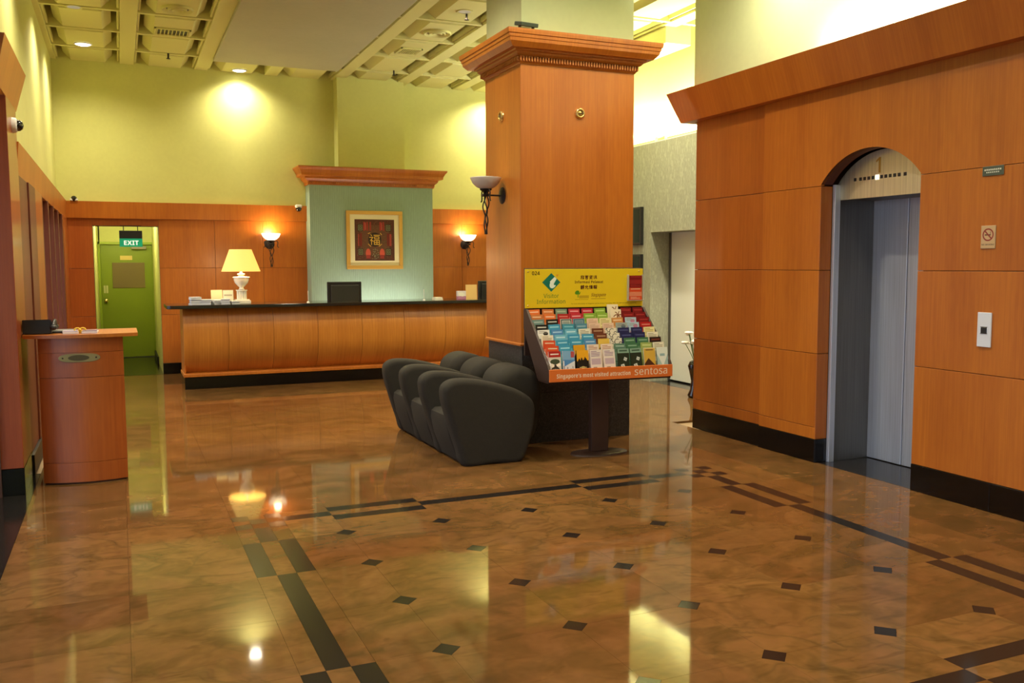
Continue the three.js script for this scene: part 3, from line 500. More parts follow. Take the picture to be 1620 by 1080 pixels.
// things on the worktop
{
  const stack = (x, z, w, d, h, turn, label) => { const t = thing('leaflet_pile', label, 'leaflets', [x, YC, z], turn, 'leaflet piles on the counter'); const n = Math.max(2, Math.round(h / 0.018)); for (let i = 0; i < n; i++) { const m = part('leaflet_bundle', bx(-w / 2, w / 2, i * h / n + 0.001, (i + 1) * h / n, -d / 2, d / 2, 0.002), i % 2 ? card(0.50, 0.52, 0.58) : card(0.68, 0.69, 0.74), t); m.position.set(rr(-0.006, 0.006), 0, rr(-0.006, 0.006)); m.rotation.y = rr(-0.08, 0.08); } };
  stack(0.885, -12.32, 0.13, 0.2, 0.10, 0.1, 'tallest pale grey leaflet pile at the left end of the counter');
  stack(1.015, -12.30, 0.12, 0.2, 0.068, -0.15, 'low grey leaflet pile with warm top, second from the counter end');
  stack(1.145, -12.30, 0.12, 0.18, 0.062, 0.2, 'low bluish leaflet pile below the white cards');
  stack(1.255, -12.28, 0.11, 0.18, 0.074, -0.1, 'grey leaflet pile with dark top, fourth from the counter end');
  stack(1.365, -12.26, 0.10, 0.16, 0.046, 0.1, 'small flat leaflet pile in front of the lamp base');
  const c1 = thing('display_card', 'blank cream display card standing behind the leaflet piles', 'card', [1.165, YC, -12.47], 0.12); part('card_face', bx(-0.072, 0.072, 0, 0.185, -0.004, 0.004).rotateX(-0.12), card(0.82, 0.74, 0.45), c1); part('card_foot', bx(-0.05, 0.05, 0, 0.006, -0.07, 0), card(0.8, 0.72, 0.45), c1);
  const pt = canvasTex(128, 192, (g, w, h) => { g.fillStyle = '#efe9d2'; g.fillRect(0, 0, w, h); g.fillStyle = '#77725f'; for (let i = 0; i < 2; i++) g.fillRect(16, 62 + i * 14, 96, 7); g.strokeStyle = '#b9b29a'; g.lineWidth = 5; g.strokeRect(3, 3, w - 6, h - 6); });
  const c2 = thing('display_card', 'white display card with two grey lines of print beside the lamp base', 'card', [1.298, YC, -12.37], 0); const cg = bx(-0.068, 0.068, 0, 0.185, -0.004, 0.004); { const p = cg.attributes.position, u = cg.attributes.uv; for (let i = 0; i < p.count; i++) u.setXY(i, (p.getX(i) + 0.068) / 0.136, p.getY(i) / 0.185); } cg.rotateX(-0.12); part('card_face', cg, printed(pt), c2); part('card_foot', bx(-0.05, 0.05, 0, 0.006, -0.07, 0), card(0.8, 0.78, 0.7), c2);
  const monitor = (x, z, turn, label, w = 0.53, top = 0.255) => {
    const t = thing('computer_monitor', label, 'monitor', [x, 0.80, z], turn);
    const y1 = YC - 0.80 + top, y0 = y1 - 0.40;
    part('bezel', bx(-w / 2, w / 2, y0, y1, -0.02, 0.02, 0.012), M.black, t); part('back_shell', bx(-w / 2 + 0.05, w / 2 - 0.05, y0 + 0.05, y1 - 0.045, 0.018, 0.045, 0.012), std({ color: C(0.02, 0.02, 0.02), roughness: 0.5 }), t);
    part('screen', bx(-w / 2 + 0.02, w / 2 - 0.02, y0 + 0.03, y1 - 0.02, -0.022, -0.019), M.blackGloss, t);
    part('neck', bx(-0.04, 0.04, 0.02, y0 + 0.12, 0.0, 0.05, 0.008), M.black, t); part('foot', bx(-0.13, 0.13, 0, 0.02, -0.1, 0.1, 0.008), M.black, t);
  };
  monitor(3.03, -13.2, 0, 'black computer monitor in front of the blue-green feature wall', 0.51, 0.262);
  monitor(5.40, -13.2, 0.1, 'black computer monitor at the counter end, partly hidden by the pillar');
  const s = thing('desk_shelf', 'wooden staff desk hidden behind the reception counter', 'desk', [2.9, 0, -13.40]); part('desk_top', bx(-2.0, 2.9, 0.76, 0.797, -0.25, 0.45, 0.004), M.wood, s); for (const x of [-1.9, 0.3, 2.8]) part('leg', bx(x, x + 0.05, 0, 0.76, 0, 0.38), M.wood, s);
  const bt = canvasTex(128, 128, (g, w, h) => { g.fillStyle = '#e9dfe0'; g.fillRect(0, 0, w, h); g.fillStyle = '#b36a98'; g.fillRect(0, 78, w, 50); g.fillStyle = '#f2eee2'; g.beginPath(); g.ellipse(64, 50, 46, 30, 0.3, 0, 7); g.fill(); g.fillStyle = '#c99ab7'; for (let i = 0; i < 6; i++) g.fillRect(12 + i * 18, 92, 10, 18); });
  const bg = bx(-0.065, 0.065, 0, 0.125, -0.03, 0.03, 0.003); { const p = bg.attributes.position, u = bg.attributes.uv; for (let i = 0; i < p.count; i++) u.setXY(i, (p.getX(i) + 0.065) / 0.13, p.getY(i) / 0.125); }
  const bo = single('leaflet_box', 'small pink and white box of cards on the counter near the pillar', 'box', bg, printed(bt)); bo.position.set(4.55, YC, -12.35);
  const tn = thing('display_card', 'plain tan upright card between the pink box and the black monitor', 'card', [4.715, YC, -12.36], 0.05); part('card_face', bx(-0.088, 0.088, 0, 0.215, -0.005, 0.005).rotateX(-0.06), card(0.78, 0.52, 0.20), tn); part('card_foot', bx(-0.06, 0.06, 0, 0.006, -0.07, 0), card(0.75, 0.5, 0.2), tn);
  const wb = single('paper_block', 'low white paper block on the counter beside the feature wall edge', 'paper', [bx(-0.06, 0.06, 0, 0.02, -0.07, 0.07, 0.002), bx(-0.055, 0.055, 0.0205, 0.04, -0.068, 0.065, 0.002)], card(0.8, 0.76, 0.66)); wb.position.set(4.19, YC, -12.36);
  for (const [x, l, z] of [[2.335, 'thin pen standing in a holder near the left edge of the feature wall', -12.34], [3.98, 'thin pen standing in a holder right of the picture', -12.34]]) { const t = thing('counter_pen', l, 'pen', [x, YC, z]); part('pen_base', lathe([[0, 0.016], [0.014, 0.014], [0.02, 0.004], [0.02, 0]], 20), M.white, t); part('pen', new THREE.CylinderGeometry(0.0045, 0.003, 0.15, 10).translate(0, 0.085, 0), M.white, t); }
}
// ---- framed picture on the feature wall
{
  const W = 0.90, H = 0.905, t = thing('framed_picture', 'gold framed square folk embroidery with a golden character, on the blue-green wall', 'picture', [3.683, 1.985, -13.898]);
  const f = (a, b, c, d, z, r) => bx(a, b, c, d, 0, z, r), w = W / 2, h = H / 2, fr = 0.058;
  part('frame', [f(-w, w, h - fr, h, 0.035, 0.006), f(-w, w, -h, -h + fr, 0.035, 0.006), f(-w, -w + fr, -h + fr, h - fr, 0.035, 0.006), f(w - fr, w, -h + fr, h - fr, 0.035, 0.006)], std({ color: C(0.62, 0.36, 0.08), roughness: 0.4, metalness: 0.35 }), t, 'gold wooden frame');
  part('mount', bx(-w + fr, w - fr, -h + fr, h - fr, 0, 0.014), card(0.78, 0.70, 0.44), t);
  const tx = canvasTex(512, 512, (g) => {
    const R = (c, x, y, a, b) => { g.fillStyle = c; g.fillRect(x, y, a, b); };
    R('#4f2716', 0, 0, 512, 512); R('#5e3a22', 70, 70, 372, 372);
    for (let i = 0; i < 900; i++) { g.fillStyle = ['#6a4a28', '#40301c', '#7a3a20', '#55502e'][i % 4]; g.fillRect(rr(20, 490), rr(20, 490), rr(3, 10), rr(3, 8)); }
    for (const x of [110, 150, 190, 318, 358]) R('#8f2a1e', x, 30, 22, 110); for (const x of [132, 340]) R('#b5493a', x, 40, 10, 90);
    for (const [x, y] of [[40, 60], [400, 60], [40, 360], [400, 360]]) { R('#2c2a1c', x, y, 66, 86); g.strokeStyle = '#8a8a5c'; g.lineWidth = 5; g.strokeRect(x + 10, y + 12, 46, 62); g.strokeRect(x + 24, y + 28, 18, 30); }
    R('#6d1d16', 62, 172, 30, 160); R('#93362a', 40, 180, 14, 150); R('#6d1d16', 416, 172, 24, 160); R('#9a3a2a', 448, 180, 26, 150);
    for (const x of [170, 350]) { g.fillStyle = '#c2503a'; g.beginPath(); g.ellipse(x, 420, 32, 58, 0, 0, 7); g.fill(); g.fillStyle = '#8c2a20'; g.fillRect(x - 26, 440, 52, 46); }
    for (let i = 0; i < 60; i++) { g.fillStyle = i % 2 ? '#8c8a6a' : '#3c3a2a'; g.fillRect(rr(220, 300), rr(360, 490), 8, 8); }
    g.fillStyle = '#2c1c0e'; g.beginPath(); g.ellipse(256, 250, 84, 88, 0, 0, 7); g.fill();
    g.strokeStyle = '#d3a63c'; g.lineWidth = 10; g.lineCap = 'round';
    const L = (...p) => { g.beginPath(); g.moveTo(p[0], p[1]); for (let i = 2; i < p.length; i += 2) g.lineTo(p[i], p[i + 1]); g.stroke(); };
    L(206, 190, 216, 202); L(190, 222, 232, 222, 200, 262); L(214, 244, 214, 312); L(220, 258, 236, 272);
    L(246, 196, 318, 196); L(254, 214, 310, 214, 310, 240, 254, 240, 254, 214); L(250, 260, 316, 260, 316, 310, 250, 310, 250, 260); L(283, 260, 283, 310); L(250, 285, 316, 285);
    g.lineWidth = 7; L(172, 176, 196, 166); L(330, 168, 346, 190); L(172, 306, 204, 334); L(312, 332, 346, 306);
  });
  const a = W - 2 * fr - 0.15, pg = new THREE.PlaneGeometry(a, a * 1.01); pg.translate(0, 0, 0.0155); part('embroidery', [pg], printed(tx, { roughness: 0.85 }), t, 'dark red embroidered panel');
}
// ---- exit sign hanging in front of the recess
{
  const t = thing('exit_sign', 'green illuminated exit sign hanging over the green door', 'sign', [0.165, 1.985, -14.08]);
  part('sign_box', bx(-0.152, 0.152, 0.0, 0.112, -0.035, 0.035, 0.006), M.black, t, 'black upper housing');
  const tx = canvasTex(256, 112, (g, w, h) => { g.fillStyle = '#0f8a63'; g.fillRect(0, 0, w, h); g.fillStyle = '#f4fff8'; g.font = 'bold 82px sans-serif'; g.textAlign = 'center'; g.textBaseline = 'middle'; g.fillText('EXIT', w / 2, h / 2 + 4); });
  const g = new THREE.PlaneGeometry(0.30, 0.118); g.translate(0, -0.059, 0.031); part('sign_body', bx(-0.152, 0.152, -0.118, 0.0, -0.03, 0.03, 0.004), std({ color: C(0.02, 0.2, 0.12), roughness: 0.5 }), t);
  part('sign_face', [g], std({ map: tx, emissiveMap: tx, emissive: C(1, 1, 1), emissiveIntensity: 0.75, roughness: 0.4 }), t, 'glowing green face reading EXIT');
  part('hanger', [bx(-0.1, -0.088, 0.11, 0.185, -0.006, 0.006), bx(0.088, 0.1, 0.11, 0.185, -0.006, 0.006), bx(-0.14, 0.14, 0.172, 0.184, -0.02, 0.02)], M.black, t);
  const l = new THREE.RectAreaLight(C(0.3, 1, 0.6), 0.5, 0.28, 0.1); l.position.set(0.165, 1.926, -14.04); l.lookAt(0.165, 1.9, -10); scene.add(l);
}
// ---- small round security cameras
function domeCamera(label, [x, y, z], turn, s = 1) {
  const t = thing('security_camera', label, 'camera', [x, y, z], turn); t.scale.setScalar(s);
  const b = lathe([[0, 0.035], [0.04, 0.034], [0.052, 0.024], [0.055, 0]], 32); b.rotateX(Math.PI / 2); part('mount', b, M.white, t);
  const d = lathe([[0.04, 0.034], [0.038, 0.05], [0.026, 0.066], [0, 0.074]], 32); d.rotateX(Math.PI / 2); part('lens_dome', d, M.blackGloss, t);
}
domeCamera('white dome camera with dark lens on the column beside the left wall', [-0.661, 2.585, -7.36], Math.PI / 2, 1.0);
{ const t = thing('security_camera', 'small white dome camera on the wood frieze left of the feature wall', 'camera', [2.55, 2.47, ZB + 0.07]); part('bracket', bx(-0.05, 0.05, 0.0, 0.05, 0, 0.09, 0.02), M.white, t); part('lens_dome', new THREE.SphereGeometry(0.045, 20, 14).translate(0, -0.01, 0.05), M.blackGloss, t); }
{ const t = thing('security_camera', 'small dark dome camera on the frieze in the left back corner', 'camera', [-0.55, 2.506, ZB + 0.05]); part('bracket', bx(-0.05, 0.05, 0.0, 0.03, -0.03, 0.05, 0.01), M.white, t); part('lens_dome', new THREE.SphereGeometry(0.04, 20, 14).translate(0, 0.03, 0.02), M.blackGloss, t); }
// ---- brass rosettes and the floodlight on the pillar
for (const [l, p, turn] of [['small round brass fitting high on the front face of the pillar', [3.666 * KP, ky(2.878), PZ1], 0], ['small round brass fitting high on the left face of the pillar', [PX0, ky(2.881), -7.386 * KP], -Math.PI / 2]]) {
  const t = thing('brass_rosette', l, 'fitting', p, turn); const a = lathe([[0.026, 0.012], [0.03, 0.02], [0.038, 0.022], [0.046, 0.014], [0.048, 0]], 36); a.rotateX(Math.PI / 2); part('ring', a, M.brass, t);
  const b = lathe([[0, 0.014], [0.012, 0.013], [0.016, 0.009], [0.026, 0.008]], 28); b.rotateX(Math.PI / 2); part('centre', b, std({ color: C(0.5, 0.34, 0.12), metalness: 1, roughness: 0.4 }), t); part('slot', bx(-0.016, 0.016, -0.003, 0.003, 0.012, 0.016, 0.001), M.iron, t);
}
{ const t = thing('floodlight', 'dark flat floodlight lying on top of the pillar capital', 'floodlight', [3.225, ky(3.49), -7.11], 0.1); const h = bx(-0.085, 0.085, -0.016, 0.016, -0.06, 0.06, 0.006); h.rotateX(0.25); h.translate(0, 0.058, 0); part('housing', h, std({ color: C(0.03, 0.05, 0.035), roughness: 0.5 }), t); part('bracket', [bx(-0.07, -0.058, 0, 0.055, -0.015, 0.015), bx(0.058, 0.07, 0, 0.055, -0.015, 0.015), bx(-0.07, 0.07, 0, 0.008, -0.015, 0.015)], M.black, t); }
// ---- ceiling fittings between the coffers
for (const [x, z, l] of [[0.70, -10.98, 'round ceiling diffuser in the left coffers'], [3.71, -10.85, 'round ceiling diffuser in the coffers left of the pillar']]) {
  const t = thing('ceiling_diffuser', l, 'diffuser', [x, CEIL + 0.0035, z]); for (const [r, q] of [[0.17, 0.115], [0.105, 0.07], [0.062, 0.02]]) part('ring', lathe([[q, 0.0], [r - 0.012, -0.028], [r, -0.022], [r, 0]], 40), M.ceilPaint, t); part('dark_core', lathe([[0, -0.004], [0.165, -0.003]], 32), M.black, t);
}
for (const [x, z, w, l] of [[0.70, -12.05, 0.42, 'slatted ceiling vent in the left coffers'], [3.66, -11.88, 0.30, 'slatted ceiling vent in the coffers left of the pillar']]) {
  const t = thing('ceiling_vent', l, 'vent', [x, CEIL + 0.0035, z]), h = w / 2, d = 0.16; part('vent_frame', [bx(-h, h, -0.02, 0, -d, -d + 0.025, 0.003), bx(-h, h, -0.02, 0, d - 0.025, d, 0.003), bx(-h, -h + 0.025, -0.02, 0, -d, d, 0.003), bx(h - 0.025, h, -0.02, 0, -d, d, 0.003)], M.ceilPaint, t);
  part('backing', bx(-h + 0.01, h - 0.01, -0.004, 0, -d + 0.01, d - 0.01), M.black, t); for (let i = 0; i < 9; i++) part('slat', bx(-h + 0.03 + i * (w - 0.07) / 8, -h + 0.04 + i * (w - 0.07) / 8, -0.018, -0.004, -d + 0.02, d - 0.02), M.ceilPaint, t);
}
for (const [x, z, l] of [[0.71, -13.29, 'small dark sprinkler head near the back of the left coffers'], [3.82, -13.16, 'small dark sprinkler head above the mural cornice'], [3.75, -9.92, 'small dark sprinkler head left of the pillar top']]) {
  const t = thing('sprinkler_head', l, 'sprinkler', [x, CEIL + 0.0035, z]); part('pipe', new THREE.CylinderGeometry(0.012, 0.012, 0.06, 12).translate(0, -0.03, 0), M.iron, t); part('deflector', lathe([[0, -0.075], [0.028, -0.072], [0.028, -0.068], [0.006, -0.06]], 16), M.iron, t); part('yoke', tube([[-0.008, -0.055, 0], [-0.018, -0.065, 0], [-0.006, -0.074, 0]], 0.003, 10, 6), M.iron, t);
}
// ---- elevator
{
  const t = thing('elevator', 'stainless steel elevator with closed double doors in an arched wood opening', 'elevator', [5.165, 0, (AZ0 + AZ1) / 2]);
  const hz = (AZ1 - AZ0) / 2, X2 = 0.055, X3 = 0.425, doorTop = 2.085;
  part('frame_edge', [bx(0, X2, 0, SPR, -hz + 0.002, -hz + 0.034, 0.004), bx(0, X2, 0, SPR, hz - 0.034, hz - 0.002, 0.004)], M.steel, t);
  part('jamb', bx(X2, X3 + 0.02, 0, doorTop + 0.02, -hz - 0.015, -hz + 0.012, 0.002), M.steelDark, t, 'dark grey steel side jamb'); part('jamb', bx(X2, X3 + 0.02, 0, doorTop + 0.02, hz - 0.012, hz + 0.015, 0.002), M.steelDark, t);
  part('soffit', bx(X2 + 0.004, X3 + 0.02, doorTop + 0.004, doorTop + 0.03, -hz, hz), M.steelDark, t);
  const rad = (hz * hz + RISE * RISE) / (2 * RISE), yc = SPR + RISE - rad, half = Math.asin(hz / rad), out = [[hz - 0.002, doorTop], [hz - 0.002, SPR]]; for (let i = 1; i < 24; i++) { const a = half - 2 * half * i / 24; out.push([Math.sin(a) * rad, yc + Math.cos(a) * rad]); } out.push([-hz + 0.002, SPR], [-hz + 0.002, doorTop]);
  const g = new THREE.ExtrudeGeometry(new THREE.Shape(out.map(p => new THREE.Vector2(-p[0], p[1]))), { depth: 0.03, bevelEnabled: false }); g.rotateY(Math.PI / 2); g.translate(X2 - 0.004, 0, 0);
  const hd = part('header_panel', boxUV(g), M.steelBrass, t, 'arched brushed steel panel above the doors');
  const z0 = -0.28, z1 = 0.175;                               // indicator row
  for (let i = 0; i < 12; i++) { const z = z0 + (z1 - z0) * (i === 0 ? -0.03 : i === 11 ? 1.03 : i / 11), lit = i === 5, s = lit ? 0.019 : 0.0125; part('indicator', bx(X2 - 0.008, X2 - 0.003, 2.231 - s, 2.231 + s, z - s, z + s, 0.002), lit ? std({ color: C(1, 0.95, 0.8), emissive: C(1, 0.9, 0.66), emissiveIntensity: 1.6 }) : M.black, hd, lit ? 'lit floor indicator' : undefined); }
  const nt = canvasTex(64, 128, (c) => { c.fillStyle = '#b5995a'; c.fillRect(0, 0, 64, 128); c.fillStyle = '#8a5a1c'; c.font = '118px sans-serif'; c.textAlign = 'center'; c.textBaseline = 'middle'; c.fillText('1', 32, 68); });
  const one = new THREE.Shape([[0.002, 0], [0.018, 0], [0.018, 0.115], [0.006, 0.115], [-0.024, 0.092], [-0.024, 0.08], [0.002, 0.097]].map(p => new THREE.Vector2(p[0], p[1])));
  const og = new THREE.ExtrudeGeometry(one, { depth: 0.004, bevelEnabled: false }); og.rotateY(-Math.PI / 2); og.translate(X2 - 0.004, 2.262, -0.062); part('number_one', og, std({ color: C(0.50, 0.30, 0.06), roughness: 0.4, metalness: 0.5 }), hd, 'brass numeral 1');
  part('door_leaf', bx(X3, X3 + 0.03, 0.006, doorTop + 0.01, -hz + 0.006, -0.118, 0.004), M.steel, t, 'wider brushed steel door leaf'); part('door_leaf', bx(X3 + 0.004, X3 + 0.03, 0.006, doorTop + 0.01, -0.114, hz - 0.006, 0.004), M.steel, t, 'narrower brushed steel door leaf');
}
// ---- signs and call button on the elevator wall (local +z faces the room)
{
  const face = (tx, w, h) => { const g = new THREE.PlaneGeometry(w, h); return [g]; };
  const t1 = thing('wall_plate', 'small grey plate with two lines of print at the panel joint', 'plate', [XE - 0.001, 2.165, -4.047], -Math.PI / 2);
  part('plate_body', bx(-0.075, 0.075, -0.03, 0.03, 0, 0.006, 0.002), std({ color: C(0.16, 0.18, 0.14), roughness: 0.4 }), t1);
  const tx1 = canvasTex(256, 96, (g, w, h) => { g.fillStyle = '#4c5648'; g.fillRect(0, 0, w, h); g.fillStyle = '#d9dccb'; for (let i = 0; i < 9; i++) { g.fillRect(24 + i * 24, 26 - i % 2, 17, 18); if (i > 0 && i < 8) g.fillRect(24 + i * 24, 56, 15, 14); } }); const p1 = new THREE.PlaneGeometry(0.146, 0.055); p1.translate(0, 0, 0.0068); part('plate_print', [p1], printed(tx1), t1);
  const t2 = thing('no_smoking_sign', 'small square no-smoking sign with a ringed cigarette', 'sign', [XE - 0.001, 1.752, -4.062], -Math.PI / 2);
  part('sign_plate', bx(-0.052, 0.052, -0.072, 0.072, 0, 0.006, 0.002), card(0.55, 0.42, 0.25), t2);
  const tx2 = canvasTex(192, 264, (g, w) => { g.fillStyle = '#c9a87c'; g.fillRect(0, 0, w, 264); g.strokeStyle = '#8d3328'; g.lineWidth = 17; g.beginPath(); g.arc(96, 104, 68, 0, 7); g.stroke(); g.fillStyle = '#5c3326'; g.fillRect(50, 98, 84, 15); g.fillRect(124, 66, 7, 28); g.beginPath(); g.moveTo(50, 58); g.lineTo(144, 152); g.stroke(); g.fillStyle = '#4b3a2a'; g.font = 'bold 27px sans-serif'; g.textAlign = 'center'; g.fillText('NO SMOKING', 96, 232, 176); });
  const p2 = new THREE.PlaneGeometry(0.1, 0.138); p2.translate(0, 0, 0.0068); part('sign_print', [p2], printed(tx2), t2);
  const t3 = thing('call_button', 'white elevator call plate with one square black button', 'button', [XE - 0.001, 1.165, -4.062], -Math.PI / 2);
  part('cover_plate', bx(-0.05, 0.05, -0.11, 0.11, 0, 0.01, 0.003), std({ color: C(0.72, 0.76, 0.84), roughness: 0.35 }), t3); const bt = part('push_button', bx(-0.021, 0.021, -0.022, 0.016, 0.008, 0.015, 0.003), M.black, t3); part('button_rim', [bx(-0.025, 0.025, 0.016, 0.02, 0.008, 0.013), bx(-0.025, 0.025, -0.026, -0.022, 0.008, 0.013)], M.steelDark, t3);
}
// ---- concierge desk by the left column
{
  const t = thing('concierge_desk', 'tall narrow wood desk with curved front and oval brass plate', 'desk', [-0.28, 0, -7.28]);
  const arc = (x0, x1, z0, z1, sag, back) => { const p = []; for (let i = 0; i <= 24; i++) { const q = i / 24; p.push([x0 + (x1 - x0) * q, z0 + (z1 - z0) * q + sag * 4 * q * (1 - q)]); } p.push([x1, back], [x0, back]); return p; };
  const body = arc(-0.281, 0.283, -0.010, 0.028, 0.058, -0.42), kick = arc(-0.270, 0.272, -0.022, 0.016, 0.058, -0.40);
  part('kick_strip', prism(kick, 0, 0.014), M.seam, t);
  for (const [y0, y1] of [[0.014, 0.158], [0.160, 0.782], [0.785, 0.965], [0.967, 1.074]]) part('front_section', boxUV(toCreasedNormals(prism(body, y0, y1), 0.4)), M.woodDeep, t);
  part('desk_top', boxUV(toCreasedNormals(prism(arc(-0.372, 0.386, 0.045, 0.075, 0.065, -0.47), 1.075, 1.10), 0.4)), M.wood, t, 'overhanging desk top');
  const pl = []; for (let i = 0; i < 40; i++) { const a = i / 40 * Math.PI * 2; pl.push([Math.sign(Math.cos(a)) * Math.pow(Math.abs(Math.cos(a)), 0.6) * 0.138, Math.sin(a) * 0.032]); }
  const pg = extrude(pl, 0.006, 0.002); pg.translate(-0.01, 0.928, 0.064); const bp = part('name_plate', pg, std({ color: C(0.42, 0.36, 0.18), roughness: 0.35, metalness: 0.8 }), t, 'oval brass plate');
  const ov = []; for (let i = 0; i < 32; i++) { const a = i / 32 * Math.PI * 2; ov.push([Math.cos(a) * 0.07, Math.sin(a) * 0.021]); } const og = extrude(ov, 0.003, 0.001); og.translate(-0.015, 0.928, 0.071); part('plate_centre', og, std({ color: C(0.12, 0.10, 0.05), roughness: 0.4, metalness: 0.6 }), bp); for (const x of [-0.12, 0.10]) part('plate_screw', new THREE.SphereGeometry(0.006, 12, 8).translate(x, 0.928, 0.072), M.iron, bp);
  const ph = thing('desk_phone', 'black desk phone with handset at the left end of the small desk', 'phone', [-0.560, 1.101, -7.37], 0.0);
  part('phone_body', extrude([[-0.085, 0], [0.085, 0], [0.085, 0.055], [-0.085, 0.100]], 0.175, 0.006).rotateY(-Math.PI / 2).rotateY(Math.PI).translate(-0.0875, 0.006, 0), M.black, ph); part('keypad', bx(-0.06, 0.04, 0.081, 0.088, -0.05, 0.05, 0.002).rotateX(-0.28), std({ color: C(0.03, 0.04, 0.06), roughness: 0.4 }), ph); part('handset', [tube([[0.105, 0.055, -0.10], [0.11, 0.085, -0.05], [0.11, 0.088, 0.02], [0.105, 0.06, 0.075]], 0.015), new THREE.SphereGeometry(0.026, 16, 12).scale(1, 0.8, 1.2).translate(0.105, 0.045, -0.10), new THREE.SphereGeometry(0.026, 16, 12).scale(1, 0.8, 1.2).translate(0.105, 0.048, 0.075)], M.black, ph);
  const dk = thing('desk_tray', 'flat black folder lying behind the phone on the small desk', 'folder', [-0.40, 1.1005, -7.46]); part('folder_cover', [bx(-0.09, 0.09, 0, 0.012, -0.1, 0.1, 0.003)], M.black, dk); part('folder_pages', bx(-0.085, 0.085, 0.0122, 0.018, -0.095, 0.095), card(0.2, 0.2, 0.2), dk);
  const pile = (x, z, w, l, tint, turn) => { const p = thing('paper_pile', l, 'paper', [x, 1.1005, z], turn); part('sheets', bx(-w / 2, w / 2, 0, 0.016, -0.07, 0.07, 0.002), card(0.72, 0.68, 0.66), p); part('cover', bx(-w / 2 + 0.004, w / 2 - 0.004, 0.0165, 0.021, -0.068, 0.066), card(...tint), p); };
  pile(-0.345, -7.30, 0.105, 'white pad with violet cover, left of the yellow bow on the small desk', [0.42, 0.34, 0.44], 0.06); pile(-0.215, -7.31, 0.105, 'white pad with dark cover, right of the yellow bow on the small desk', [0.24, 0.15, 0.2], -0.05);
  const bw = thing('ribbon_bow', 'small yellow ribbon bow between the two pads', 'bow', [-0.282, 1.101, -7.30]); for (const s of [-1, 1]) { const q = new THREE.TorusGeometry(0.018, 0.006, 10, 20); q.scale(1, 0.7, 1); q.translate(s * 0.018, 0.026, 0); part('loop', q, card(0.85, 0.55, 0.04), bw); } part('knot', new THREE.SphereGeometry(0.010, 14, 10).translate(0, 0.024, 0.004), card(0.8, 0.5, 0.04), bw); part('ribbon_base', bx(-0.02, 0.02, 0, 0.02, -0.01, 0.01, 0.004), card(0.8, 0.5, 0.04), bw);
}
// ---- three-seat lobby sofa against the pillar
{
  const Z1 = -6.565, Z0 = -8.42, T = 0.165, P = (Z1 - Z0 - T) / 3;
  const t = thing('lobby_sofa', 'dark grey three-seat lobby sofa with rounded arm panels against the pillar', 'sofa', [2.27, 0, (Z0 + Z1) / 2]);
  const zc = (Z0 + Z1) / 2, arm = smooth([[0.176, 0.004], [0.125, 0.14], [0.055, 0.36], [0.006, 0.55], [0.012, 0.64], [0.075, 0.688], [0.2, 0.695], [0.44, 0.652], [0.66, 0.575], [0.775, 0.48], [0.785, 0.33], [0.745, 0.16], [0.665, 0.004], [0.42, 0.002]], 5);
  for (let i = 0; i < 4; i++) { const g = extrude(arm, T - 0.09, 0.045, 5); g.translate(0, 0, Z0 + i * P + 0.045 - zc); const h = boxUV(toCreasedNormals(g, 0.9)); part('arm_panel', h, M.sofa, t); }
  const seat = [[0.17, 0.02], [0.10, 0.20], [0.075, 0.33], [0.08, 0.385], [0.115, 0.41], [0.4, 0.40], [0.60, 0.385], [0.60, 0.02]];
  const back = smooth([[0.54, 0.20], [0.53, 0.42], [0.515, 0.60], [0.555, 0.70], [0.65, 0.755], [0.76, 0.755], [0.87, 0.70], [0.925, 0.59], [0.92, 0.38], [0.85, 0.15], [0.70, 0.1]], 5);
  for (let i = 0; i < 3; i++) {
    const a = Z0 + i * P + T - zc - 0.02, w = P - T + 0.04; let g = extrude(seat, w - 0.06, 0.03, 4); g.translate(0, 0, a + 0.03); part('seat', boxUV(toCreasedNormals(g, 0.7)), M.sofa, t);
    g = extrude(back, w - 0.02 - 0.18, 0.09, 7); g.translate(0, 0, a + 0.01 + 0.09); part('backrest', boxUV(toCreasedNormals(g, 0.9)), M.sofa, t);
  }
  part('base_rail', bx(0.2, 0.68, 0.0, 0.06, Z0 + 0.05 - zc, Z1 - 0.05 - zc, 0.01), M.black, t);
}
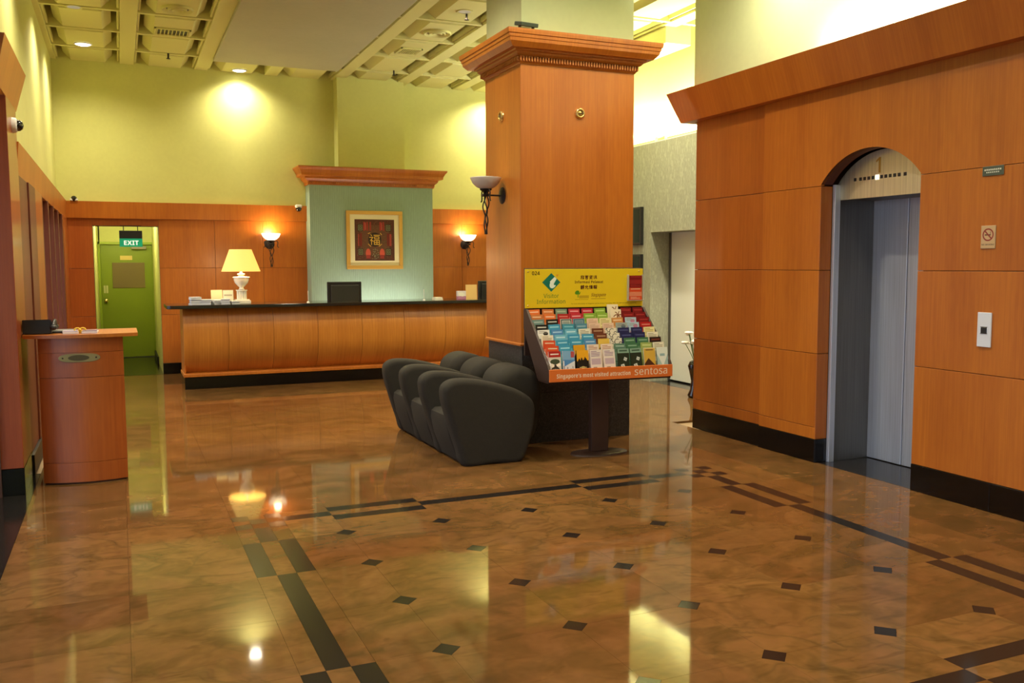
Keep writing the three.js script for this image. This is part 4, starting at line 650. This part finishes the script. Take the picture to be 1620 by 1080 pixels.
// ---- screens, flowers in the corridor
for (const [y0, y1, l] of [[1.858, 2.371, 'upper black wall screen beside the pillar in the corridor'], [1.395, 1.73, 'lower black wall screen beside the yellow board in the corridor']]) {
  const t = thing('wall_screen', l, 'screen', [6.569, (y0 + y1) / 2, -11.05], -Math.PI / 2); const h = (y1 - y0) / 2; part('bezel', bx(-0.42, 0.42, -h, h, 0, 0.05, 0.006), M.black, t); part('screen_face', bx(-0.39, 0.39, -h + 0.03, h - 0.03, 0.048, 0.052), M.blackGloss, t);
}
{
  const t = thing('flower_stand', 'dark floor vase with white blossoms half hidden by the right wall corner', 'flowers', [6.28, 0, -8.95]);
  part('vase', lathe([[0, 0.003], [0.09, 0.004], [0.1, 0.03], [0.07, 0.10], [0.06, 0.2], [0.085, 0.32], [0.1, 0.38], [0.08, 0.43], [0.065, 0.44], [0.06, 0.42]], 32), M.blackGloss, t);
  const st = [], bl = []; for (let i = 0; i < 16; i++) { const a = i * 2.4, r = 0.05 + 0.13 * ((i * 7) % 16) / 16, h = 0.60 + 0.22 * ((i * 5) % 16) / 16; st.push(tube([[0, 0.35, 0], [Math.cos(a) * r * 0.4, 0.5, Math.sin(a) * r * 0.4], [Math.cos(a) * r, h, Math.sin(a) * r]], 0.004, 10, 6)); for (let k = 0; k < 5; k++) { const s = new THREE.SphereGeometry(0.026, 10, 8); s.scale(1, 0.6, 1); s.translate(Math.cos(a) * r + Math.cos(k * 1.26) * 0.024, h + 0.008, Math.sin(a) * r + Math.sin(k * 1.26) * 0.024); bl.push(s); } }
  part('stems', st, std({ color: C(0.10, 0.2, 0.05), roughness: 0.7 }), t); const b = part('blossoms', bl, std({ color: C(0.88, 0.86, 0.80), roughness: 0.7 }), t); b.userData.kind = 'stuff';
}
// ---- brochure rack in front of the pillar
{
  const RX = 3.668, RZ = -6.60, TURN = -0.05, W = 1.116, h = W / 2;
  const t = thing('brochure_rack', 'dark tiered brochure rack with yellow visitor sign and orange front strip on a post', 'rack', [RX, 0, RZ], TURN);
  part('post', bx(-0.08, 0.08, 0.02, 0.74, -0.06, 0.0, 0.004), M.rackDark, t); part('foot_plate', lathe([[0.26, 0], [0.255, 0.012], [0.2, 0.018], [0, 0.019]], 48).scale(1, 1, 0.55).translate(0, 0, -0.02), M.rackDark, t);
  part('back_board', bx(-h, h, 0.82, 1.56, -0.33, -0.312, 0.003), M.rackDark, t);
  part('base_board', bx(-h, h, 0.64, 0.66, -0.02, 0.20, 0.003), M.rackDark, t);
  for (const s of [-1, 1]) { const g = extrude([[0.215, 0.655], [0.215, 0.75], [0.19, 0.79], [-0.27, 1.215], [-0.33, 1.215], [-0.33, 1.05], [-0.02, 0.655]], 0.016, 0.002); g.rotateY(-Math.PI / 2); g.translate(s > 0 ? h + 0.002 : -h + 0.014, 0, 0); part('side_panel', boxUV(g), M.rackDark, t); }
  const stripTex = canvasTex(1024, 96, (g, w, hh) => { g.fillStyle = '#e2742c'; g.fillRect(0, 0, w, hh); g.fillStyle = '#f3dfc4'; g.textBaseline = 'middle'; g.font = 'bold 47px sans-serif'; g.fillText("Singapore's most visited attraction", 52, 52, 612); g.font = '84px sans-serif'; g.fillText('sentosa', 694, 44, 296); });
  const strip = part('front_strip', bx(-h, h, 0.656, 0.756, 0.216, 0.228, 0.002), M.orange, t, 'orange front strip with white lettering');
  const sg = new THREE.PlaneGeometry(W - 0.006, 0.096); sg.translate(0, 0.706, 0.2286); part('lettering', [sg], printed(stripTex), strip);
  const cjk = (g, x, y, s, list) => { g.beginPath(); for (const p of list) { g.moveTo(x + p[0] * s, y + p[1] * s); for (let i = 2; i < p.length; i += 2) g.lineTo(x + p[i] * s, y + p[i + 1] * s); } g.stroke(); };
  const K = {
    lv: [[.25, .02, .3, .14], [.05, .2, .5, .2], [.2, .2, .15, .6, .03, .92], [.2, .42, .42, .42, .38, .85, .28, .9], [.62, .02, .55, .22], [.58, .16, .95, .16], [.6, .38, .92, .3], [.68, .36, .68, .9, .8, .8], [.74, .5, .95, .92], [.92, .48, .8, .6]],
    ke: [[.5, 0, .5, .12], [.08, .26, .08, .14, .92, .14, .92, .26], [.4, .2, .15, .45], [.3, .3, .75, .3, .4, .55, .1, .62], [.38, .38, .9, .62], [.3, .66, .72, .66, .72, .94, .3, .94, .3, .66]],
    zi: [[.1, .08, .2, .16], [.08, .4, .24, .24], [.45, .02, .34, .2], [.42, .12, .9, .12, .82, .22], [.62, .16, .35, .42], [.62, .22, .9, .42], [.25, .8, .25, .5, .75, .5, .75, .8], [.5, .56, .48, .76, .12, .96], [.56, .8, .88, .96]],
    xun: [[.12, .06, .22, .16], [.05, .34, .22, .34, .22, .86, .34, .76], [.4, .12, .82, .12, .82, .7, .96, .92], [.4, .46, .76, .46], [.58, .16, .58, .92]],
    guan: [[.08, .14, .46, .14], [.02, .3, .5, .3], [.26, .02, .26, .3], [.12, .36, .12, .94], [.12, .42, .5, .42], [.12, .58, .48, .58], [.12, .74, .48, .74], [.1, .92, .52, .92], [.3, .36, .3, .92], [.6, .06, .92, .06, .92, .6, .6, .6, .6, .06], [.6, .24, .92, .24], [.6, .42, .92, .42], [.68, .6, .54, .94], [.82, .6, .82, .9, .98, .9]],
    guang: [[.5, .02, .5, .4], [.18, .12, .3, .34], [.82, .1, .7, .34], [.04, .42, .96, .42], [.36, .42, .32, .74, .06, .94], [.62, .42, .62, .9, .96, .9, .96, .74]],
    qing: [[.2, .02, .2, .96], [.06, .24, .1, .46], [.3, .2, .36, .34], [.42, .12, .96, .12], [.68, .02, .68, .42], [.46, .27, .9, .27], [.38, .42, .99, .42], [.5, .96, .5, .54, .88, .54, .88, .94], [.5, .68, .88, .68], [.5, .81, .88, .81]],
    bao: [[.06, .14, .48, .14], [.02, .32, .52, .32], [.27, .02, .27, .32], [.14, .38, .2, .5], [.4, .38, .34, .5], [.04, .54, .5, .54], [.06, .72, .48, .72], [.27, .54, .27, .96], [.6, .96, .6, .08, .92, .08, .92, .36, .76, .36], [.6, .5, .92, .5, .62, .94], [.66, .54, .98, .94]],
  };
  const boardTex = canvasTex(1344, 400, (g, w, hh) => {
    g.fillStyle = '#e3c41c'; g.fillRect(0, 0, w, hh); g.fillStyle = '#3a2a08'; g.font = 'bold 54px sans-serif'; g.fillText('024', 68, 60, 108);
    g.fillStyle = '#08735e'; g.beginPath(); g.moveTo(284, 40); g.lineTo(386, 136); g.lineTo(284, 234); g.lineTo(182, 136); g.fill();
    g.save(); g.translate(0, -10); g.fillStyle = '#e6efdc'; g.beginPath(); g.moveTo(322, 88); g.lineTo(344, 110); g.lineTo(314, 158); g.quadraticCurveTo(306, 184, 334, 172); g.lineTo(330, 186); g.quadraticCurveTo(300, 222, 272, 200); g.quadraticCurveTo(258, 180, 272, 150); g.lineTo(268, 138); g.closePath(); g.fill();
    g.fillStyle = '#e0952a'; g.beginPath(); g.moveTo(336, 66); g.lineTo(368, 62); g.lineTo(350, 92); g.fill(); g.restore();
    g.fillStyle = '#2f6a2c'; g.textAlign = 'center'; g.font = '60px sans-serif'; g.fillText('Visitor', 284, 298, 196); g.fillText('Information', 284, 358, 362);
    g.strokeStyle = '#4a1d0c'; g.lineWidth = 6.5; let x = 614; for (const k of ['lv', 'ke', 'zi', 'xun']) { cjk(g, x, 66, 43, K[k]); x += 49; } x = 614; for (const k of ['guan', 'guang', 'qing', 'bao']) { cjk(g, x, 170, 43, K[k]); x += 49; }
    g.fillStyle = '#3f1a0a'; g.font = 'bold 39px sans-serif'; g.fillText('Informasi Pelawat', 712, 150, 330);
    g.fillStyle = '#4f8a16'; g.beginPath(); g.ellipse(576, 246, 26, 20, -0.5, 0, 7); g.fill(); g.fillRect(582, 250, 9, 50); g.beginPath(); g.moveTo(590, 262); g.lineTo(620, 232); g.lineTo(604, 270); g.fill();
    g.fillStyle = '#8d6a14'; for (let i = 0; i < 8; i++) { g.fillRect(600 + i * 14, 280, 10, 12); g.fillRect(600 + i * 14, 297, 10, 10); } for (let i = 0; i < 14; i++) g.fillRect(552 + i * 11, 319, 8, 5);
    g.fillStyle = '#6a3512'; g.font = 'italic bold 48px serif'; g.fillText('Singapore', 822, 290, 172); for (let i = 0; i < 14; i++) g.fillRect(740 + i * 12, 312, 8, 5);
    g.font = '17px sans-serif'; g.fillStyle = '#4a3a0a'; g.textAlign = 'left'; g.fillText('For more information on Singapore call the 24-hour Touristline 1800 736 2000 (toll-free in Singapore)', 508, 370, 760);
  });
  const sb = part('sign_board', bx(-h, h, 1.222, 1.552, -0.311, -0.296, 0.002), card(0.76, 0.55, 0.012), t, 'yellow visitor information board');
  const bg = new THREE.PlaneGeometry(W - 0.004, 0.326); bg.translate(0, 1.387, -0.2952); part('sign_print', [bg], printed(boardTex, { roughness: 0.4 }), sb);
  for (const [x, y] of [[-h + 0.025, 1.53], [-h + 0.025, 1.245], [h - 0.04, 1.53]]) part('screw', lathe([[0, 0.004], [0.006, 0.002], [0.007, 0]], 12).rotateX(Math.PI / 2).translate(x, y, -0.295), M.brass, sb);
  const pk = part('leaflet_pocket', [bx(h - 0.155, h - 0.012, 1.272, 1.278, -0.294, -0.262), bx(h - 0.158, h - 0.153, 1.272, 1.50, -0.294, -0.262), bx(h - 0.014, h - 0.009, 1.272, 1.50, -0.294, -0.262)], phy({ color: C(0.85, 0.85, 0.8), roughness: 0.1, transmission: 0.7, thickness: 0 }), t, 'clear leaflet pocket on the right end of the board');
  const TIERS = 9, COLS = 9, tz = i => 0.185 - i * 0.054, ty = i => 0.692 + i * 0.0395, cx = j => -0.49 + j * 0.1225;
  for (let i = 0; i < TIERS; i++) { part('tier_ledge', bx(-h + 0.018, h - 0.018, ty(i) - 0.012, ty(i), tz(i) - 0.03, tz(i) + 0.022, 0.002), M.rackDark, t); if (i) part('tier_riser', bx(-h + 0.018, h - 0.018, ty(i - 1), ty(i) - 0.012, tz(i) + 0.012, tz(i) + 0.02), M.rackDark, t); }
  for (let i = 0; i < TIERS; i += 1) part('wire_divider', tube([[-h + 0.02, ty(i) + 0.02, tz(i) + 0.02], [-h + 0.02, ty(i) + 0.10, tz(i) + 0.018], [-h + 0.02, ty(i) + 0.13, tz(i) - 0.03]], 0.002, 12, 5), M.steel, t);
  // printed covers: one atlas of cells, [kind, ground, accent]
  const D = {
    rays: ['rays', '#d9cfc0', '#a8201c'], city: ['city', '#4d86bb', '#e8e6e0'], skyline: ['skyline', '#e0a21c', '#17130f'], text: ['text', '#ded2c4', '#7a5a86'], dice: ['dice', '#1d2a1a', '#7fa08a'], mount: ['mount', '#c9a23e', '#4a2a14'], tri: ['tri', '#9db7b2', '#d8dfd2'],
    redorange: ['head', '#cf4a22', '#e0bfa0'], cyan: ['head', '#3f95b4', '#9fd4dd'], amber: ['skyline', '#d99a1e', '#241a10'], pinkc: ['text', '#e2cfb8', '#a86a4a'], greengrey: ['head', '#5b7f68', '#9fb8a4'], greenm: ['head', '#3f6f4c', '#86a98c'], lime: ['head', '#98a85a', '#c9d08a'],
    blue: ['head', '#4f86b4', '#a7c8dd'], brownyel: ['skyline', '#d8b44a', '#4a2410'], pattern: ['pattern', '#dcd4bc', '#26221c'], darkbrown: ['head', '#2a140c', '#7a3426'], cream: ['text', '#e4dcc0', '#8f8466'], brown: ['head', '#6a3620', '#b08a6a'], navy: ['head', '#1f2450', '#4a4f7a'],
    white: ['pic', '#e6e2d6', '#2a2622'], lblue: ['head', '#6fb2c6', '#c2e2e6'], black: ['head', '#14130f', '#c9c5b6'], teal: ['head', '#3c8a9c', '#86bcc4'], tealgrey: ['head', '#4c8294', '#8fb0b8'], pink: ['text', '#dcbca0', '#b08a70'], grey: ['pic', '#9aa49a', '#5a6a6e'], red: ['head', '#a81a1a', '#d07a6a'],
    greyteal: ['head', '#6f8a80', '#a8b8ac'], framed: ['frame', '#d8d4c0', '#3a4a4a'], bluegrey: ['frame', '#8aa0a8', '#3f6a78'], paleyel: ['text', '#e0d69a', '#9a8a4a'], tan: ['head', '#c98a4a', '#e2c29a'], icy: ['pic', '#a9c2cc', '#c07a9a'], darkred: ['head', '#7a1416', '#a8322e'], tanorange: ['head', '#c8743a', '#e8b890'],
    green: ['head', '#86a83a', '#bcd27a'], creambrown: ['palm', '#e6d8b6', '#7a4a28'], orange: ['head', '#e0702e', '#f0bfa0'], sage: ['head', '#7a8f74', '#a9b89a'], crimson: ['head', '#b82a34', '#e0a0a0'],
  };
  const keys = Object.keys(D), CW = 128, CH = 256, NX = 8;
  const atlas = canvasTex(1024, 1536, (g) => {
    keys.forEach((k, n) => {
      const [kind, a, b] = D[k], x = (n % NX) * CW, y = Math.floor(n / NX) * CH; g.save(); g.beginPath(); g.rect(x, y, CW, CH); g.clip(); g.translate(x, y); g.fillStyle = a; g.fillRect(0, 0, CW, CH);
      const bars = (y0, m, c) => { g.fillStyle = c; for (let i = 0; i < m; i++) g.fillRect(14, y0 + i * 15, 60 + ((i * 37) % 40), 6); };
      if (kind === 'head') { g.fillStyle = b; g.fillRect(16, 22, 96, 13); g.fillStyle = b; g.globalAlpha = .5; g.fillRect(0, 88, CW, 90); g.globalAlpha = 1; bars(196, 3, b); }
      if (kind === 'text') { bars(16, 4, b); g.fillStyle = b; g.globalAlpha = .35; g.fillRect(14, 90, 100, 60); g.globalAlpha = 1; g.fillStyle = '#5a4a44'; g.fillRect(30, 176, 40, 8); bars(200, 3, b); }
      if (kind === 'rays') { g.fillStyle = b; g.fillRect(0, 0, CW, 60); g.fillStyle = '#e4d7c8'; g.fillRect(20, 24, 88, 12); g.fillStyle = '#cfc8b6'; g.fillRect(0, 60, CW, 196); g.strokeStyle = '#2c2620'; g.lineWidth = 7; for (let i = -4; i <= 4; i++) { g.beginPath(); g.moveTo(64, 130); g.lineTo(64 + i * 26, 256); g.stroke(); } g.fillStyle = '#3c4a34'; g.beginPath(); g.ellipse(64, 104, 50, 26, 0, 0, 7); g.fill(); g.fillStyle = '#efe6d4'; g.beginPath(); g.ellipse(30, 140, 26, 18, .4, 0, 7); g.ellipse(100, 138, 24, 16, -.4, 0, 7); g.fill(); }
      if (kind === 'city') { g.fillStyle = '#7aa6c8'; g.fillRect(0, 0, CW, 90); g.fillStyle = '#b04a4a'; g.fillRect(86, 8, 36, 60); g.fillStyle = b; for (let i = 0; i < 9; i++) g.fillRect(4 + i * 14, 100 + ((i * 53) % 60), 11, 160); g.fillStyle = '#4a4a52'; for (let i = 0; i < 7; i++) g.fillRect(10 + i * 18, 150 + ((i * 31) % 50), 6, 110); }
      if (kind === 'skyline') { g.fillStyle = b; g.beginPath(); g.moveTo(0, 256); g.lineTo(0, 110); for (let i = 0; i <= 8; i++) { g.lineTo(i * 16, 108 - ((i * 47) % 36)); g.lineTo(i * 16 + 8, 112 - ((i * 29) % 50)); } g.lineTo(CW, 256); g.fill(); g.fillStyle = '#b9a868'; g.fillRect(26, 168, 76, 10); g.beginPath(); g.ellipse(64, 172, 22, 12, 0, 0, 7); g.fill(); g.fillRect(36, 208, 56, 8); }
      if (kind === 'dice') { g.fillStyle = b; g.fillRect(0, 0, CW, 46); g.fillStyle = '#3f5c48'; g.fillRect(20, 14, 88, 16); g.fillStyle = '#c9cfc4'; g.save(); g.translate(84, 108); g.rotate(.4); g.fillRect(-17, -17, 34, 34); g.restore(); g.save(); g.translate(54, 178); g.rotate(-.3); g.fillRect(-20, -20, 40, 40); g.restore(); g.fillStyle = '#33402f'; for (const [p, q] of [[80, 104], [88, 112], [48, 172], [60, 184], [54, 178]]) { g.beginPath(); g.arc(p, q, 3.4, 0, 7); g.fill(); } }
      if (kind === 'mount') { g.fillStyle = '#d9cfa4'; g.fillRect(0, 0, CW, 10); g.fillStyle = '#7a5a34'; g.fillRect(22, 18, 84, 12); g.fillStyle = b; g.beginPath(); g.moveTo(0, 170); g.lineTo(50, 108); g.lineTo(CW, 190); g.lineTo(CW, 256); g.lineTo(0, 256); g.fill(); g.fillStyle = '#e0d8c0'; g.beginPath(); g.ellipse(30, 236, 34, 20, 0, 0, 7); g.fill(); g.fillStyle = '#8a5a34'; g.fillRect(70, 190, 50, 20); }
      if (kind === 'tri') { g.fillStyle = b; g.beginPath(); g.moveTo(64, 200); g.lineTo(0, 60); g.lineTo(0, 0); g.lineTo(CW, 0); g.lineTo(CW, 70); g.fill(); g.fillStyle = '#93b0ae'; g.fillRect(36, 66, 56, 26); g.fillStyle = '#5f6a4a'; g.fillRect(0, 214, CW, 42); }
      if (kind === 'pattern') { g.strokeStyle = b; g.lineWidth = 6; for (let i = 0; i < 14; i++) { g.beginPath(); g.arc((i * 37) % CW, i * 19, 16 + i % 3 * 6, i, i + 3.4); g.stroke(); } }
      if (kind === 'pic') { g.fillStyle = b; g.beginPath(); g.ellipse(84, 40, 26, 20, 0, 0, 7); g.fill(); g.globalAlpha = .6; g.fillRect(14, 90, 100, 90); g.globalAlpha = 1; bars(14, 2, '#8a8478'); bars(196, 3, b); }
      if (kind === 'frame') { g.strokeStyle = b; g.lineWidth = 12; g.strokeRect(12, 12, 104, 150); g.fillStyle = b; g.globalAlpha = .45; g.fillRect(24, 24, 80, 40); g.globalAlpha = 1; bars(184, 4, b); }
      if (kind === 'palm') { g.strokeStyle = b; g.lineWidth = 9; for (let i = 0; i < 6; i++) { g.beginPath(); g.moveTo(92, 60); g.quadraticCurveTo(92 + Math.cos(i) * 30, 40 + Math.sin(i) * 20, 92 + Math.cos(i) * 54, 66 + Math.sin(i) * 48); g.stroke(); } g.beginPath(); g.moveTo(92, 60); g.lineTo(76, 180); g.stroke(); bars(200, 3, b); }
      g.restore();
    });
  });
  const am = printed(atlas, { roughness: 0.38 });
  const words = { rays: 'photo leaflet with dark rays', city: 'blue and white leaflet with city towers', skyline: 'black leaflet with an amber skyline', text: 'cream leaflet with mauve lines of print', dice: 'dark green leaflet with two pale dice', mount: 'yellow leaflet with a brown mountain', tri: 'pale blue leaflet with a white triangle', redorange: 'orange-red leaflet', cyan: 'cyan leaflet', amber: 'amber and black skyline leaflet', pinkc: 'cream leaflet with brown print', greengrey: 'grey-green leaflet', greenm: 'mid green leaflet', lime: 'yellow-green leaflet', blue: 'blue leaflet', brownyel: 'yellow and brown leaflet', pattern: 'cream leaflet with black swirls', darkbrown: 'dark brown leaflet', cream: 'cream leaflet', brown: 'brown leaflet', navy: 'navy blue leaflet', white: 'white leaflet with a dark picture', lblue: 'light blue leaflet', black: 'black leaflet with white heading', teal: 'teal leaflet', tealgrey: 'grey-teal leaflet', pink: 'pinkish tan leaflet', grey: 'grey picture leaflet', red: 'red leaflet', greyteal: 'dull green-grey leaflet', framed: 'white leaflet with dark frame', bluegrey: 'blue-grey framed leaflet', paleyel: 'pale yellow leaflet', tan: 'tan leaflet', icy: 'icy blue picture leaflet', darkred: 'dark red leaflet', tanorange: 'tan orange leaflet', green: 'bright green leaflet', creambrown: 'tall cream leaflet with a brown palm', orange: 'orange leaflet', sage: 'sage green leaflet', crimson: 'crimson leaflet' };
  const rows = [
    ['rays', 'city', 'skyline', 'text', 'text', 'dice', 'dice', 'mount', 'tri'],
    ['redorange', 'cyan', 'amber', 'pinkc', 'pinkc', 'greengrey', 'greenm', 'lime', 'cream'],
    ['redorange', 'cyan', 'cyan', 'blue', 'brownyel', 'pattern', 'greenm', 'greenm', 'darkbrown'],
    ['cream', 'lblue', 'cyan', 'cyan', 'brown', 'pattern', 'navy', 'navy', 'cream'],
    ['white', 'blue', 'lblue', 'cream', 'brown', 'pattern', 'navy', 'navy', 'paleyel'],
    ['black', 'cyan', 'teal', 'tealgrey', 'pink', 'pink', 'grey', 'icy', 'red'],
    ['greyteal', 'black', 'framed', 'bluegrey', 'pink', 'paleyel', 'tan', 'icy', 'darkred'],
    ['tanorange', 'orange', 'red', 'crimson', 'green', 'green', 'creambrown', 'darkred', 'darkred'],
    ['orange', 'tanorange', 'sage', 'crimson', 'crimson', 'green', 'creambrown', 'darkred', 'darkred'],
  ];
  const ord = ['first', 'second', 'third', 'fourth', 'fifth', 'sixth', 'seventh', 'eighth', 'ninth'], tier = ['lowest tier', 'second tier', 'third tier', 'fourth tier', 'fifth tier', 'sixth tier', 'seventh tier', 'eighth tier', 'top tier'];
  const cache = {};
  const leafGeo = (k) => {
    if (cache[k]) return cache[k];
    const w = 0.104, H = k === 'creambrown' ? 0.235 : 0.205, d = 0.010, g = new THREE.BoxGeometry(w, H, d).toNonIndexed(), u = g.attributes.uv, n = g.attributes.normal, id = keys.indexOf(k), cxx = id % NX, cyy = Math.floor(id / NX);
    for (let i = 0; i < u.count; i++) { let a = u.getX(i), b = u.getY(i); if (n.getZ(i) < 0.5) { a = 0.03 + a * 0.05; b = 0.05 + b * 0.02; } u.setXY(i, (cxx + 0.01 + a * 0.98) / NX, 1 - (cyy + 1 - (0.005 + b * 0.99)) / 6); }
    g.translate(0, H / 2, d / 2); return cache[k] = g;
  };
  const frame = new THREE.Matrix4().makeRotationY(TURN).setPosition(RX, 0, RZ), q0 = new THREE.Quaternion().setFromAxisAngle(new THREE.Vector3(0, 1, 0), TURN);
  const place = (m, x, y, z, lean, roll) => { m.position.set(x, y, z).applyMatrix4(frame); m.quaternion.copy(q0).multiply(new THREE.Quaternion().setFromEuler(new THREE.Euler(lean, 0, roll))); };
  for (let i = 0; i < TIERS; i++) for (let j = 0; j < COLS; j++) {
    const k = rows[i][j], m = new THREE.Mesh(leafGeo(k), am); m.name = numbered('leaflet'); m.userData = { label: `${words[k]}, ${ord[j]} from the left in the rack's ${tier[i]}`, category: 'leaflet', group: 'leaflets in the brochure rack' }; scene.add(m);
    place(m, cx(j) + rr(-0.004, 0.004), ty(i) + 0.0006, tz(i) - 0.0 + rr(-0.001, 0.001), -0.16 + rr(-0.015, 0.01), rr(-0.025, 0.025));
  }
  for (const [k, y, l] of [['darkred', 1.385, 'dark red leaflet in the upper half of the clear pocket on the yellow board'], ['redorange', 1.2785, 'orange-red picture leaflet in the lower half of the clear pocket on the board']]) { const m = new THREE.Mesh(leafGeo(k).clone(), am); m.scale.set(1.2, 0.52, 1); m.name = numbered('leaflet'); m.userData = { label: l, category: 'leaflet', group: 'leaflets in the clear pocket' }; scene.add(m); place(m, h - 0.083, y, -0.284, -0.0, 0); }
}

scene.traverse(o => { if (o.isMesh) { o.castShadow = true; o.receiveShadow = true; } if (o.isLight && o.shadow && !o.isRectAreaLight) o.castShadow = true; });
renderer.render(scene, camera);
